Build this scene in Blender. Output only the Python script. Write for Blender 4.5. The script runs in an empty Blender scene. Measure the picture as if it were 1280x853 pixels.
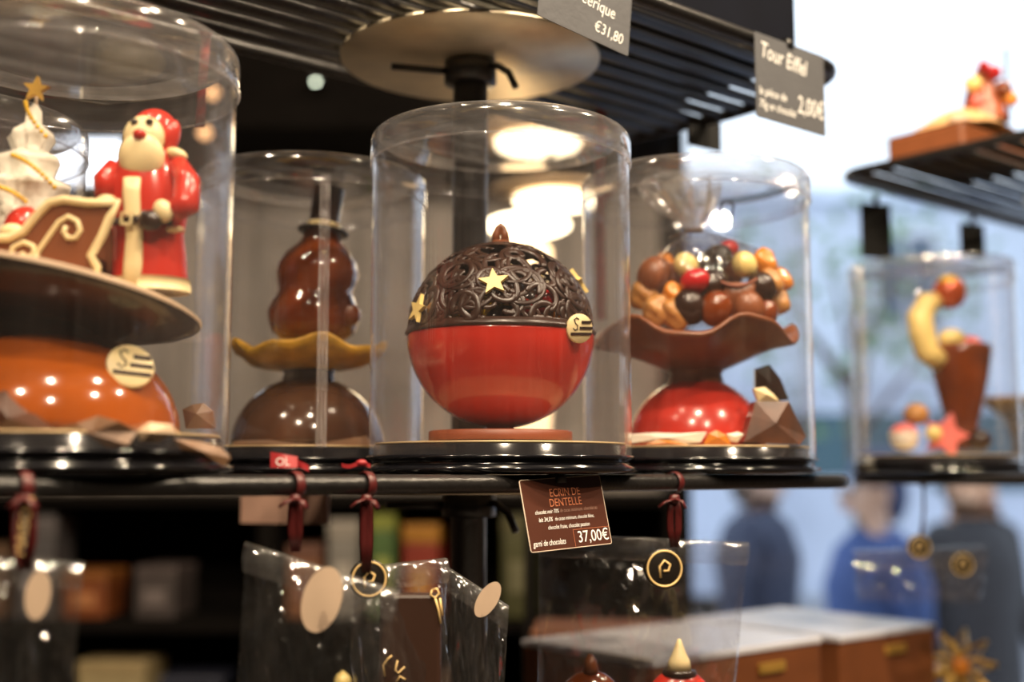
import bpy, bmesh, math, random
from mathutils import Vector, Matrix, Euler, noise
random.seed(7)
PI = math.pi
S = bpy.context.scene
COL = S.collection
R = math.radians

# ------------------------------------------------------------------ camera
E = 1.65                      # eye height, level with the lower shelf
F = 1500.0                    # focal length in pixels of a 1280 px wide frame
PITCH = math.atan(165.5 / F)
cam_d = bpy.data.cameras.new('camera')
cam = bpy.data.objects.new('camera', cam_d)
COL.objects.link(cam)
cam.location = (0, 0, E)
cam.rotation_euler = (PI / 2 + PITCH, 0, 0)
cam_d.sensor_width = 36
cam_d.lens = F / 1280 * 36
cam_d.clip_start = .01
cam_d.clip_end = 200
cam_d.dof.use_dof = True
cam_d.dof.focus_distance = .68
cam_d.dof.aperture_fstop = 3.2
cam_d.dof.aperture_blades = 0
S.camera = cam

# ------------------------------------------------------------------ world and lights
w = bpy.data.worlds.new('world')
S.world = w
w.use_nodes = True
nt = w.node_tree
bg = nt.nodes['Background']
bg.inputs[0].default_value = (.76, .88, 1.0, 1)
bg.inputs[1].default_value = 1.55

def area(name, loc, target, power, size, color):
    d = bpy.data.lights.new(name, 'AREA')
    d.shape = 'DISK'
    d.size = size
    d.energy = power
    d.color = color
    o = bpy.data.objects.new(name, d)
    COL.objects.link(o)
    o.location = loc
    o.rotation_euler = (Vector(target) - Vector(loc)).to_track_quat('-Z', 'Y').to_euler()
    return o

S.view_settings.view_transform = 'Standard'
S.view_settings.look = 'None'
S.view_settings.gamma = 1
S.view_settings.exposure = 0.3
S.view_settings.use_curve_mapping = False
S.cycles.transparent_max_bounces = 40
S.cycles.max_bounces = 10
S.cycles.sample_clamp_indirect = 6

WARM = (1.0, .80, .56)
CEIL = E + 1.25
SPOTS = [(-.80, .12, 10), (-.30, -.50, 11), (.06, .02, 11), (.42, -.75, 11), (.95, .15, 11), (-.45, .35, 6), (.55, .55, 7), (.05, .32, 6), (1.1, .8, 8)]
for (sx, sy, sp) in SPOTS:
    area('spot_light', (sx, sy, CEIL - .105), (sx * .25 + .03, max(.75, sy * .6 + .2), E), sp, .05, WARM)

# ------------------------------------------------------------------ helpers
def P(px, py, Y):
    a = (px - 640) / F
    b = (426.5 - py) / F
    r = Vector((a, math.cos(PITCH) - b * math.sin(PITCH), math.sin(PITCH) + b * math.cos(PITCH)))
    r *= Y / r.y
    return Vector((r.x, r.y, r.z + E))

U = Vector((.766, .643, 0)).normalized()      # along the shelf
V = Vector((-.643, .766, 0)).normalized()     # across the shelf, away from the viewer
O = Vector((-.011, .668, 0))
YAW = math.atan2(U.y, U.x)

def SW(s, w_, z=0.0):
    q = O + U * s + V * w_
    return Vector((q.x, q.y, E + z))

class MB:
    def __init__(self):
        self.v = []; self.f = []; self.sm = []; self.mi = []; self.M = Matrix(); self.m = 0
    def add(self, vs, fs, smooth=True):
        o = len(self.v)
        self.v += [self.M @ Vector(q) for q in vs]
        for f in fs:
            self.f.append([i + o for i in f]); self.sm.append(smooth); self.mi.append(self.m)
    def lathe(self, prof, n=48, c=(0, 0, 0), wob=None):
        vs = []; fs = []
        c = Vector(c)
        k = len(prof)
        for i in range(n):
            a = 2 * PI * i / n
            for (r, z) in prof:
                dz = wob(a, r) if wob else 0
                vs.append(c + Vector((r * math.cos(a), r * math.sin(a), z + dz)))
        for i in range(n):
            j = (i + 1) % n
            for q in range(k - 1):
                fs.append((i * k + q, j * k + q, j * k + q + 1, i * k + q + 1))
        self.add(vs, fs)
        return self
    def ell(self, c, r, n=24, m=14, rot=None, half=False):
        if not hasattr(r, '__len__'): r = (r, r, r)
        vs = []; fs = []
        Rm = rot.to_matrix() if rot else Matrix.Identity(3)
        for i in range(m + 1):
            t = PI * i / m if not half else PI / 2 * i / m
            for j in range(n):
                a = 2 * PI * j / n
                q = Vector((r[0] * math.sin(t) * math.cos(a), r[1] * math.sin(t) * math.sin(a), r[2] * math.cos(t)))
                vs.append(Vector(c) + Rm @ q)
        for i in range(m):
            for j in range(n):
                k = (j + 1) % n
                fs.append((i * n + j, (i + 1) * n + j, (i + 1) * n + k, i * n + k))
        if half: fs.append([m * n + j for j in reversed(range(n))])
        self.add(vs, fs)
        return self
    def tube(self, pts, r, n=8, closed=False, flat=None):
        pts = [Vector(p) for p in pts]
        N = len(pts)
        rs = r if hasattr(r, '__len__') else [r] * N
        vs = []; fs = []
        prev = None
        for i, p in enumerate(pts):
            a = pts[(i - 1) % N] if (closed or i > 0) else pts[i]
            b = pts[(i + 1) % N] if (closed or i < N - 1) else pts[i]
            t = (b - a)
            t = t.normalized() if t.length > 1e-9 else Vector((0, 0, 1))
            if flat is not None:
                s1 = Vector(flat).cross(t)
                if s1.length < 1e-5: s1 = Vector((1, 0, 0)).cross(t)
            elif prev is None:
                h = Vector((0, 0, 1)) if abs(t.z) < .9 else Vector((1, 0, 0))
                s1 = h.cross(t)
            else:
                s1 = prev - t * prev.dot(t)
                if s1.length < 1e-6: s1 = Vector((0, 0, 1)).cross(t)
            s1.normalize()
            s2 = t.cross(s1)
            prev = s1
            rr = rs[i] if hasattr(rs[i], '__len__') else (rs[i], rs[i])
            for k in range(n):
                q = 2 * PI * k / n
                vs.append(p + s1 * (rr[0] * math.cos(q)) + s2 * (rr[1] * math.sin(q)))
        for i in range(N if closed else N - 1):
            i2 = (i + 1) % N
            for k in range(n):
                k2 = (k + 1) % n
                fs.append((i * n + k, i * n + k2, i2 * n + k2, i2 * n + k))
        if not closed:
            fs.append([k for k in reversed(range(n))])
            fs.append([(N - 1) * n + k for k in range(n)])
        self.add(vs, fs)
        return self
    def box(self, c, s, rot=None, bev=0):
        bm = bmesh.new()
        bmesh.ops.create_cube(bm, size=1)
        bmesh.ops.scale(bm, vec=s, verts=bm.verts)
        if bev: bmesh.ops.bevel(bm, geom=bm.edges[:], offset=bev, segments=2, affect='EDGES', profile=.5)
        Rm = rot.to_matrix() if rot else Matrix.Identity(3)
        bm.verts.index_update()
        vs = [Vector(c) + Rm @ q.co for q in bm.verts]
        fs = [[q.index for q in f.verts] for f in bm.faces]
        bm.free()
        self.add(vs, fs, False)
        return self
    def prism(self, poly, th, mat=None, smooth=False):
        """polygon in local XY, thickness th along +Z"""
        M_ = mat if mat else Matrix()
        n = len(poly)
        vs = [M_ @ Vector((x, y, 0)) for x, y in poly] + [M_ @ Vector((x, y, th)) for x, y in poly]
        fs = [list(reversed(range(n))), list(range(n, 2 * n))]
        fs += [(i, (i + 1) % n, (i + 1) % n + n, i + n) for i in range(n)]
        self.add(vs, fs, smooth)
        return self
    def sheet(self, fn, nu, nv, smooth=True):
        vs = [Vector(fn(i / nu, j / nv)) for j in range(nv + 1) for i in range(nu + 1)]
        fs = [(j * (nu + 1) + i, j * (nu + 1) + i + 1, (j + 1) * (nu + 1) + i + 1, (j + 1) * (nu + 1) + i) for j in range(nv) for i in range(nu)]
        self.add(vs, fs, smooth)
        return self
    def build(self, name, mats, parent=None, loc=None, rot=None):
        me = bpy.data.meshes.new(name)
        me.from_pydata([tuple(q) for q in self.v], [], self.f)
        me.polygons.foreach_set('use_smooth', self.sm)
        if not isinstance(mats, (list, tuple)): mats = [mats]
        for m_ in mats: me.materials.append(m_)
        me.polygons.foreach_set('material_index', self.mi)
        me.validate()
        me.update()
        o = bpy.data.objects.new(name, me)
        COL.objects.link(o)
        if parent: o.parent = parent
        if loc is not None: o.location = loc
        if rot is not None: o.rotation_euler = rot
        return o

def tag(o, label, cat=None, group=None, kind=None):
    if label: o['label'] = label
    if cat: o['category'] = cat
    if group: o['group'] = group
    if kind: o['kind'] = kind
    return o

def thing(name, label, cat, loc=(0, 0, 0), rot=(0, 0, 0), group=None):
    o = bpy.data.objects.new(name, None)
    o.empty_display_size = .02
    COL.objects.link(o)
    o.location = loc
    o.rotation_euler = rot
    return tag(o, label, cat, group)

def struct(o): o['kind'] = 'structure'; return o

def dup(root, loc, rot=None, label=None):
    r = root.copy(); COL.objects.link(r); r.location = loc
    if rot is not None: r.rotation_euler = rot
    if label: r['label'] = label
    for ch in root.children:
        c = ch.copy(); COL.objects.link(c); c.parent = r
        for g in ch.children:
            d = g.copy(); COL.objects.link(d); d.parent = c
    return r

class Rig:
    """local coordinates of a thing at depth Y"""
    def __init__(self, root, Y):
        self.o = Vector(root.location); self.Y = Y; self.k = Y / F
    def __call__(self, px, py, dy=0.0):
        return P(px, py, self.Y + dy) - self.o

def text_mesh(s, size, shear=0.0, align='LEFT', narrow=1.0, bold=0.0, space=1.0):
    c = bpy.data.curves.new('lettering', 'FONT')
    c.body = s; c.size = size; c.shear = shear; c.align_x = align; c.offset = bold * size; c.space_character = space
    c.resolution_u = 3
    o = bpy.data.objects.new('lettering', c)
    COL.objects.link(o)
    bpy.context.view_layer.update()
    me = bpy.data.meshes.new_from_object(o.evaluated_get(bpy.context.evaluated_depsgraph_get()))
    bpy.data.objects.remove(o); bpy.data.curves.remove(c)
    for q in me.vertices: q.co.x *= narrow
    return me

def lettering(parent, s, size, pos, mat, rot=(0, 0, 0), name='lettering', **k):
    me = text_mesh(s, size, **k)
    me.materials.clear(); me.materials.append(mat)
    o = bpy.data.objects.new(name, me)
    COL.objects.link(o)
    o.parent = parent; o.location = pos; o.rotation_euler = rot
    return o

# ------------------------------------------------------------------ materials
def mat(name, col, rough=.5, metal=0., spec=.5, var=.12, scale=30., bump=0., bscale=200., coat=0., emit=None, estr=0., sss=0., stretch=(1, 1, 1), trans=0.):
    m = bpy.data.materials.new(name); m.use_nodes = True
    t = m.node_tree; b = t.nodes['Principled BSDF']
    tc = t.nodes.new('ShaderNodeTexCoord')
    mp = t.nodes.new('ShaderNodeMapping'); mp.inputs['Scale'].default_value = stretch
    t.links.new(tc.outputs['Object'], mp.inputs[0])
    nz = t.nodes.new('ShaderNodeTexNoise'); nz.inputs['Scale'].default_value = scale; nz.inputs['Detail'].default_value = 4
    t.links.new(mp.outputs[0], nz.inputs['Vector'])
    cr = t.nodes.new('ShaderNodeValToRGB')
    cr.color_ramp.elements[0].position = .3; cr.color_ramp.elements[1].position = .7
    cr.color_ramp.elements[0].color = tuple(max(0, c * (1 - var)) for c in col) + (1,)
    cr.color_ramp.elements[1].color = tuple(min(1, c * (1 + var)) for c in col) + (1,)
    t.links.new(nz.outputs['Fac'], cr.inputs[0])
    t.links.new(cr.outputs[0], b.inputs['Base Color'])
    b.inputs['Roughness'].default_value = rough
    b.inputs['Metallic'].default_value = metal
    b.inputs['Specular IOR Level'].default_value = spec
    b.inputs['Coat Weight'].default_value = coat
    b.inputs['Coat Roughness'].default_value = .06
    b.inputs['Transmission Weight'].default_value = trans
    if sss:
        b.inputs['Subsurface Weight'].default_value = sss
        b.inputs['Subsurface Scale'].default_value = .004
        b.inputs['Subsurface Radius'].default_value = (1, .5, .25)
    if emit:
        b.inputs['Emission Color'].default_value = emit + (1,)
        b.inputs['Emission Strength'].default_value = estr
    if bump:
        n2 = t.nodes.new('ShaderNodeTexNoise'); n2.inputs['Scale'].default_value = bscale; n2.inputs['Detail'].default_value = 3
        t.links.new(mp.outputs[0], n2.inputs['Vector'])
        bp = t.nodes.new('ShaderNodeBump'); bp.inputs['Strength'].default_value = bump; bp.inputs['Distance'].default_value = .002
        t.links.new(n2.outputs['Fac'], bp.inputs['Height'])
        t.links.new(bp.outputs[0], b.inputs['Normal'])
    return m

def film(name, tint=(.97, .97, .98), base=.05, rough=.06, haze=.02, hazecol=(.9, .88, .9), streak=(60, 60, 1.2), bump=.15, bscale=6., power=4.0, amp=.9):
    """thin clear plastic sheet: sees through, mirrors more at grazing angles, faint milky haze"""
    m = bpy.data.materials.new(name); m.use_nodes = True
    t = m.node_tree
    for n_ in list(t.nodes): t.nodes.remove(n_)
    out = t.nodes.new('ShaderNodeOutputMaterial')
    tr = t.nodes.new('ShaderNodeBsdfTransparent'); tr.inputs[0].default_value = tint + (1,)
    gl = t.nodes.new('ShaderNodeBsdfGlossy'); gl.inputs['Roughness'].default_value = rough
    gl.inputs[0].default_value = (1, 1, 1, 1)
    df = t.nodes.new('ShaderNodeBsdfDiffuse'); df.inputs[0].default_value = hazecol + (1,)
    tl = t.nodes.new('ShaderNodeBsdfTranslucent'); tl.inputs[0].default_value = hazecol + (1,)
    hz = t.nodes.new('ShaderNodeMixShader'); hz.inputs[0].default_value = .5
    t.links.new(df.outputs[0], hz.inputs[1]); t.links.new(tl.outputs[0], hz.inputs[2])
    tc = t.nodes.new('ShaderNodeTexCoord'); mp = t.nodes.new('ShaderNodeMapping')
    mp.inputs['Scale'].default_value = streak
    t.links.new(tc.outputs['Object'], mp.inputs[0])
    nz = t.nodes.new('ShaderNodeTexNoise'); nz.inputs['Scale'].default_value = bscale; nz.inputs['Detail'].default_value = 4
    t.links.new(mp.outputs[0], nz.inputs['Vector'])
    bp = t.nodes.new('ShaderNodeBump'); bp.inputs['Strength'].default_value = bump; bp.inputs['Distance'].default_value = .001
    t.links.new(nz.outputs['Fac'], bp.inputs['Height']); t.links.new(bp.outputs[0], gl.inputs['Normal'])
    lw = t.nodes.new('ShaderNodeLayerWeight'); lw.inputs[0].default_value = .5
    pw = t.nodes.new('ShaderNodeMath'); pw.operation = 'POWER'; pw.inputs[1].default_value = power
    t.links.new(lw.outputs['Facing'], pw.inputs[0])
    ma = t.nodes.new('ShaderNodeMath'); ma.operation = 'MULTIPLY_ADD'; ma.use_clamp = True
    ma.inputs[1].default_value = amp; ma.inputs[2].default_value = base
    t.links.new(pw.outputs[0], ma.inputs[0])
    hm = t.nodes.new('ShaderNodeMath'); hm.operation = 'MULTIPLY_ADD'; hm.use_clamp = True
    hm.inputs[1].default_value = haze * 2; hm.inputs[2].default_value = 0
    gz = t.nodes.new('ShaderNodeMath'); gz.operation = 'MULTIPLY_ADD'; gz.inputs[1].default_value = 3.0; gz.inputs[2].default_value = .6
    p2 = t.nodes.new('ShaderNodeMath'); p2.operation = 'POWER'; p2.inputs[1].default_value = 2.0
    t.links.new(lw.outputs['Facing'], p2.inputs[0]); t.links.new(p2.outputs[0], gz.inputs[0])
    gm_ = t.nodes.new('ShaderNodeMath'); gm_.operation = 'MULTIPLY'
    t.links.new(nz.outputs['Fac'], gm_.inputs[0]); t.links.new(gz.outputs[0], gm_.inputs[1])
    t.links.new(gm_.outputs[0], hm.inputs[0])
    m1 = t.nodes.new('ShaderNodeMixShader'); t.links.new(hm.outputs[0], m1.inputs[0])
    t.links.new(tr.outputs[0], m1.inputs[1]); t.links.new(hz.outputs[0], m1.inputs[2])
    m2 = t.nodes.new('ShaderNodeMixShader'); t.links.new(ma.outputs[0], m2.inputs[0])
    t.links.new(m1.outputs[0], m2.inputs[1]); t.links.new(gl.outputs[0], m2.inputs[2])
    t.links.new(m2.outputs[0], out.inputs[0])
    return m

M = {}
M['acetate'] = film('acetate', base=.08, rough=.06, haze=.035, hazecol=(.92, .86, .86), bump=.3)
M['lid'] = film('lid_plastic', base=.13, rough=.10, haze=.06, streak=(8, 8, 8), bump=.1)
M['cello'] = film('cellophane', base=.10, rough=.07, haze=.018, hazecol=(.8, .78, .76), streak=(20, 20, 6), bump=.6, bscale=5, power=3)
M['flap'] = film('cellophane_fold', base=.14, rough=.10, haze=.10, hazecol=(.8, .78, .76), streak=(20, 20, 6), bump=.5, bscale=5, power=3)
M['fan'] = film('cellophane_fan', base=.22, rough=.18, haze=.30, hazecol=(.9, .86, .82), streak=(20, 20, 6), bump=.6, bscale=5, power=2)
M['glass'] = film('window_glass', base=.03, rough=.01, haze=.004, streak=(1, 1, 1), bump=0)
M['black_metal'] = mat('black_metal', (.012, .011, .011), .32, 0, .6, bump=.25, bscale=260)
M['tray'] = mat('black_tray_plastic', (.006, .006, .008), .12, 0, .6)
M['plate_metal'] = mat('brushed_steel', (.80, .70, .52), .42, .8, bump=.05, bscale=90)
M['board'] = mat('gold_board', (.62, .45, .24), .45, .3)
M['red'] = mat('red_cocoa_butter', (.50, .028, .016), .22, 0, .5, var=.08, coat=.25)
M['dark'] = mat('dark_chocolate', (.022, .0085, .005), .24, 0, .5, var=.25, coat=.15)
M['lace'] = mat('lace_chocolate', (.030, .012, .0075), .30, 0, .45, var=.3)
M['milk'] = mat('milk_chocolate', (.20, .062, .022), .35, 0, .5, var=.15)
M['milkgloss'] = mat('glossy_brown_chocolate', (.085, .038, .020), .14, 0, .5, coat=.5)
M['amber'] = mat('amber_glaze', (.31, .068, .006), .12, 0, .5, var=.15, coat=.6)
M['caramel'] = mat('caramel_glaze', (.15, .030, .004), .10, 0, .5, var=.3, scale=40, coat=.7)
M['cream'] = mat('white_chocolate', (.82, .66, .36), .38, var=.06, sss=.1)
M['white'] = mat('white_sugar', (.80, .74, .62), .5, var=.06, bump=.3)
M['yellow'] = mat('yellow_chocolate', (.84, .62, .22), .4, var=.08)
M['gold'] = mat('gold_bead', (.85, .52, .03), .25, .2)
M['ochre'] = mat('ochre_dusted_chocolate', (.62, .33, .03), .45, var=.35, scale=60, bump=.4)
M['plinth'] = mat('russet_disc', (.20, .050, .02), .45)
M['platebrown'] = mat('dark_plate', (.030, .013, .008), .25, coat=.3)
M['rimtan'] = mat('tan_rim', (.50, .36, .24), .5)
M['ribbon'] = mat('maroon_ribbon', (.085, .010, .010), .4, var=.2)
M['ribbonred'] = mat('red_ribbon', (.32, .02, .025), .4)
M['goldink'] = mat('gold_ink', (.80, .56, .24), .45, .1)
M['slate'] = mat('grey_card', (.082, .084, .094), .7, var=.08, bump=.15)
M['tagbrown'] = mat('brown_card', (.070, .022, .013), .35, coat=.2)
M['tagedge'] = mat('pale_card_edge', (.75, .62, .5), .6)
M['ink'] = mat('white_ink', (.85, .84, .82), .6, var=.03)
M['copperink'] = mat('copper_ink', (.60, .20, .10), .4)
M['fade'] = mat('faded_ink', (.30, .17, .13), .5)
M['kraft'] = mat('pinkish_card', (.55, .33, .25), .7)
M['sticker'] = mat('cream_sticker', (.50, .37, .27), .55)
M['seal'] = mat('black_seal', (.015, .012, .01), .25)
M['boxtop'] = mat('pale_box_top', (.72, .72, .80), .22, var=.03)
M['boxside'] = mat('brown_box_side', (.19, .062, .022), .4)
M['darkwood'] = mat('dark_wood', (.005, .0038, .0033), .85, spec=.1, var=.4, scale=6, stretch=(1, 1, 12), bump=.1)
M['wall'] = mat('dark_wall', (.012, .010, .009), .7, scale=3)
M['wallwarm'] = mat('taupe_wall', (.14, .11, .09), .8, scale=3)
M['ceilm'] = mat('ceiling_paint', (.16, .13, .11), .8, scale=3)
M['floorm'] = mat('stone_floor', (.07, .055, .045), .45, scale=5)
M['counter'] = mat('counter_top', (.05, .035, .028), .4, scale=5)
M['strip'] = film('tear_strip_film', base=.12, rough=.2, haze=.30, hazecol=(.8, .74, .72))
M['housing'] = mat('lamp_housing', (.02, .02, .02), .4)
M['glow'] = mat('lamp_diffuser', (1, .9, .7), .5, emit=(1.0, .80, .50), estr=7.0)
M['shadebeige'] = mat('beige_shade', (.70, .50, .30), .6)
M['orange'] = mat('dried_orange', (.60, .20, .02), .25, coat=.4, var=.25)
M['nut'] = mat('roasted_nut', (.42, .19, .05), .4, bump=.6, bscale=120, var=.3)
M['cherry'] = mat('cherry_coating', (.38, .010, .012), .12, coat=.6)
M['blackgloss'] = mat('black_glossy_candy', (.012, .008, .008), .10, coat=.6)
M['paleyellow'] = mat('pale_yellow_candy', (.78, .60, .22), .2, coat=.3)
M['shard'] = mat('copper_shard', (.075, .022, .006), .35, .1, var=.5, scale=50, coat=.4)
M['leaf'] = mat('crinkled_brown', (.18, .095, .05), .45, var=.3, bump=.5, bscale=90)
M['pink'] = mat('pink_candy', (.70, .16, .14), .4)

# ------------------------------------------------------------------ structure
def slab(name, c, s, m):
    return struct(MB().box((0, 0, 0), s).build(name, m, loc=c))

WB = 2.7                     # back wall
XL, XR, YF = -2.4, 2.6, -2.6
WX = .36                     # left edge of the shop window
slab('floor', ((XL + XR) / 2, (WB + YF) / 2, -.05), (XR - XL, WB - YF, .1), M['floorm'])
slab('ceiling', ((XL + XR) / 2, (WB + YF) / 2, CEIL + .05), (XR - XL, WB - YF, .1), M['ceilm'])
slab('wall_left', (XL - .05, (WB + YF) / 2, CEIL / 2), (.1, WB - YF, CEIL), M['wall'])
slab('wall_right', (XR + .05, (WB + YF) / 2, CEIL / 2), (.1, WB - YF, CEIL), M['wallwarm'])
slab('wall_front', ((XL + XR) / 2, YF - .05, CEIL / 2), (XR - XL + .2, .1, CEIL), M['wallwarm'])
slab('wall_back', ((XL + WX) / 2, WB + .05, CEIL / 2), (WX - XL, .1, CEIL), M['wall'])
wn = MB()
for c, s in [((WX + .02, WB + .05, 1.45), (.04, .1, 2.9)), ((XR - .02, WB + .05, 1.45), (.04, .1, 2.9)), (((WX + XR) / 2, WB + .05, .42), (XR - WX - .08, .1, .84)), (((WX + XR) / 2, WB + .05, CEIL - .03), (XR - WX - .08, .1, .06))]:
    wn.box(c, s)
win = struct(wn.build('window_1', M['darkwood']))
MB().box(((WX + XR) / 2, WB + .05, 1.84), (XR - WX - .08, .006, 2.0)).build('pane', M['glass'], win)

# outdoors
slab('pavement', (4, 6.25, -.06), (40, 7.0, .1), mat('pavement_stone', (.46, .45, .46), .7, scale=2))
slab('street', (4, 16.5, -.07), (60, 13.5, .1), mat('asphalt', (.22, .23, .26), .7, scale=2))

def make_building(name, label, x0, x1, y, h, colr, cols, rows):
    t = thing(name, label, 'building', ((x0 + x1) / 2, y, 0))
    wd = x1 - x0
    MB().box((0, 1.5, h / 2), (wd, 3, h)).build('facade', mat(name + '_plaster', colr, .8, scale=1), t)
    MB().box((0, -.1, h - .15), (wd + .2, .3, .3)).build('cornice', mat(name + '_trim', tuple(min(1, c * 1.15) for c in colr), .8, scale=1), t)
    gm = mat(name + '_pane', (.10, .14, .20), .15, scale=1); fm = mat(name + '_frame', (.75, .76, .78), .6)
    cw = wd / cols; rh = (h - 3.8) / rows
    for r_ in range(rows):
        for c_ in range(cols):
            x = -wd / 2 + cw * (c_ + .5); z = 3.8 + rh * (r_ + .45)
            f_ = MB()
            for dx, dz, sx, sz in [(-.62, 0, .1, 2.0), (.62, 0, .1, 2.0), (0, .95, 1.34, .1), (0, -.95, 1.34, .1), (0, 0, .06, 1.9)]:
                f_.box((x + dx, -.02, z + dz), (sx, .12, sz))
            fo = f_.build('window', fm, t)
            MB().box((x, -.005, z), (1.14, .04, 1.8)).build('pane', gm, fo)
    for c_ in range(cols):
        x = -wd / 2 + cw * (c_ + .5)
        MB().box((x, -.01, 1.5), (cw * .7, .06, 2.5)).build('shop_window', gm, t)
    return t
make_building('townhouse', 'pale blue grey townhouse across the street, seen through the shop window', 2.0, 17.0, 23, 7.2, (.62, .68, .78), 4, 1)

def make_van(loc):
    t = thing('delivery_van', 'pale blue grey delivery van parked across the street', 'van', loc)
    prof = [(-2.5, .45), (2.35, .45), (2.5, .8), (2.45, 1.25), (1.75, 1.5), (1.25, 2.45), (.9, 2.6), (-2.4, 2.6), (-2.5, 2.4)]
    b = MB(); b.prism(prof, 1.9, Matrix.Translation((0, .95, 0)) @ Matrix.Rotation(PI / 2, 4, 'X'))
    b.build('body', mat('van_paint', (.52, .58, .72), .3, scale=1, coat=.4), t)
    g = mat('van_glass', (.03, .09, .12), .1, scale=1)
    MB().prism([(.35, 1.5), (1.62, 1.5), (1.18, 2.3), (.35, 2.3)], .03, Matrix.Translation((0, -.945, 0)) @ Matrix.Rotation(PI / 2, 4, 'X')).build('side_window', g, t)
    MB().box((-1.0, -.955, 1.95), (2.3, .03, .65)).build('rear_side_window', g, t)
    rb = mat('tyre_rubber', (.02, .02, .02), .7); hb = mat('wheel_hub', (.4, .4, .42), .4, .6)
    for x in (-1.6, 1.6):
        for y in (-.83, .83):
            q = MB(); q.M = Matrix.Translation((x, y, .36)) @ Matrix.Rotation(PI / 2, 4, 'X')
            q.lathe([(.2, -.1), (.33, -.1), (.36, -.06), (.36, .06), (.33, .1), (.2, .1)], 24)
            wo = q.build('wheel', rb, t)
            q = MB(); q.M = Matrix.Translation((x, y, .36)) @ Matrix.Rotation(PI / 2, 4, 'X')
            q.lathe([(0, -.09), (.21, -.09), (.21, .09), (0, .09)], 20)
            q.build('hub', hb, wo)
    MB().box((2.46, -.6, .95), (.1, .3, .18), bev=.03).build('headlight', mat('headlight', (.8, .8, .8), .2), t)
    MB().box((2.48, 0, .5), (.14, 1.85, .22), bev=.04).build('bumper', rb, t)
    return t
make_van((3.9, 13.2, -.02))

def make_tree(loc):
    t = thing('street_tree', 'small leafy street tree beyond the shop window', 'tree', loc)
    b = MB(); b.tube([(0, 0, 0), (.03, 0, 1.2), (-.03, .02, 2.4), (.05, 0, 3.4)], [.10, .08, .06, .02], 8)
    for k in range(6):
        a = k * 1.05; b.tube([(0, 0, 2.0 + .15 * k), (.5 * math.cos(a), .5 * math.sin(a), 2.6 + .16 * k), (.9 * math.cos(a), .9 * math.sin(a), 3.2 + .1 * k)], [.035, .02, .008], 6)
    b.build('trunk', mat('bark', (.12, .09, .07), .9), t)
    f = MB(); rnd = random.Random(3)
    for k in range(260):
        a = rnd.uniform(0, 2 * PI); rr = 1.25 * rnd.random() ** .5; z = 3.3 + rnd.gauss(0, .55)
        c = Vector((rr * math.cos(a), rr * math.sin(a), z)); q = Euler((rnd.uniform(0, 6), rnd.uniform(0, 6), 0)).to_matrix()
        s = rnd.uniform(.05, .1)
        f.add([c + q @ Vector(p_) for p_ in ((-s, 0, 0), (0, -s * .5, .01), (s, 0, 0), (0, s * .5, .01))], [(0, 1, 2, 3)], False)
    tag(f.build('foliage', mat('leaf_green', (.16, .28, .12), .6), t), None, kind='stuff')
    return t
make_tree((3.15, 11.0, -.02))

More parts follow.
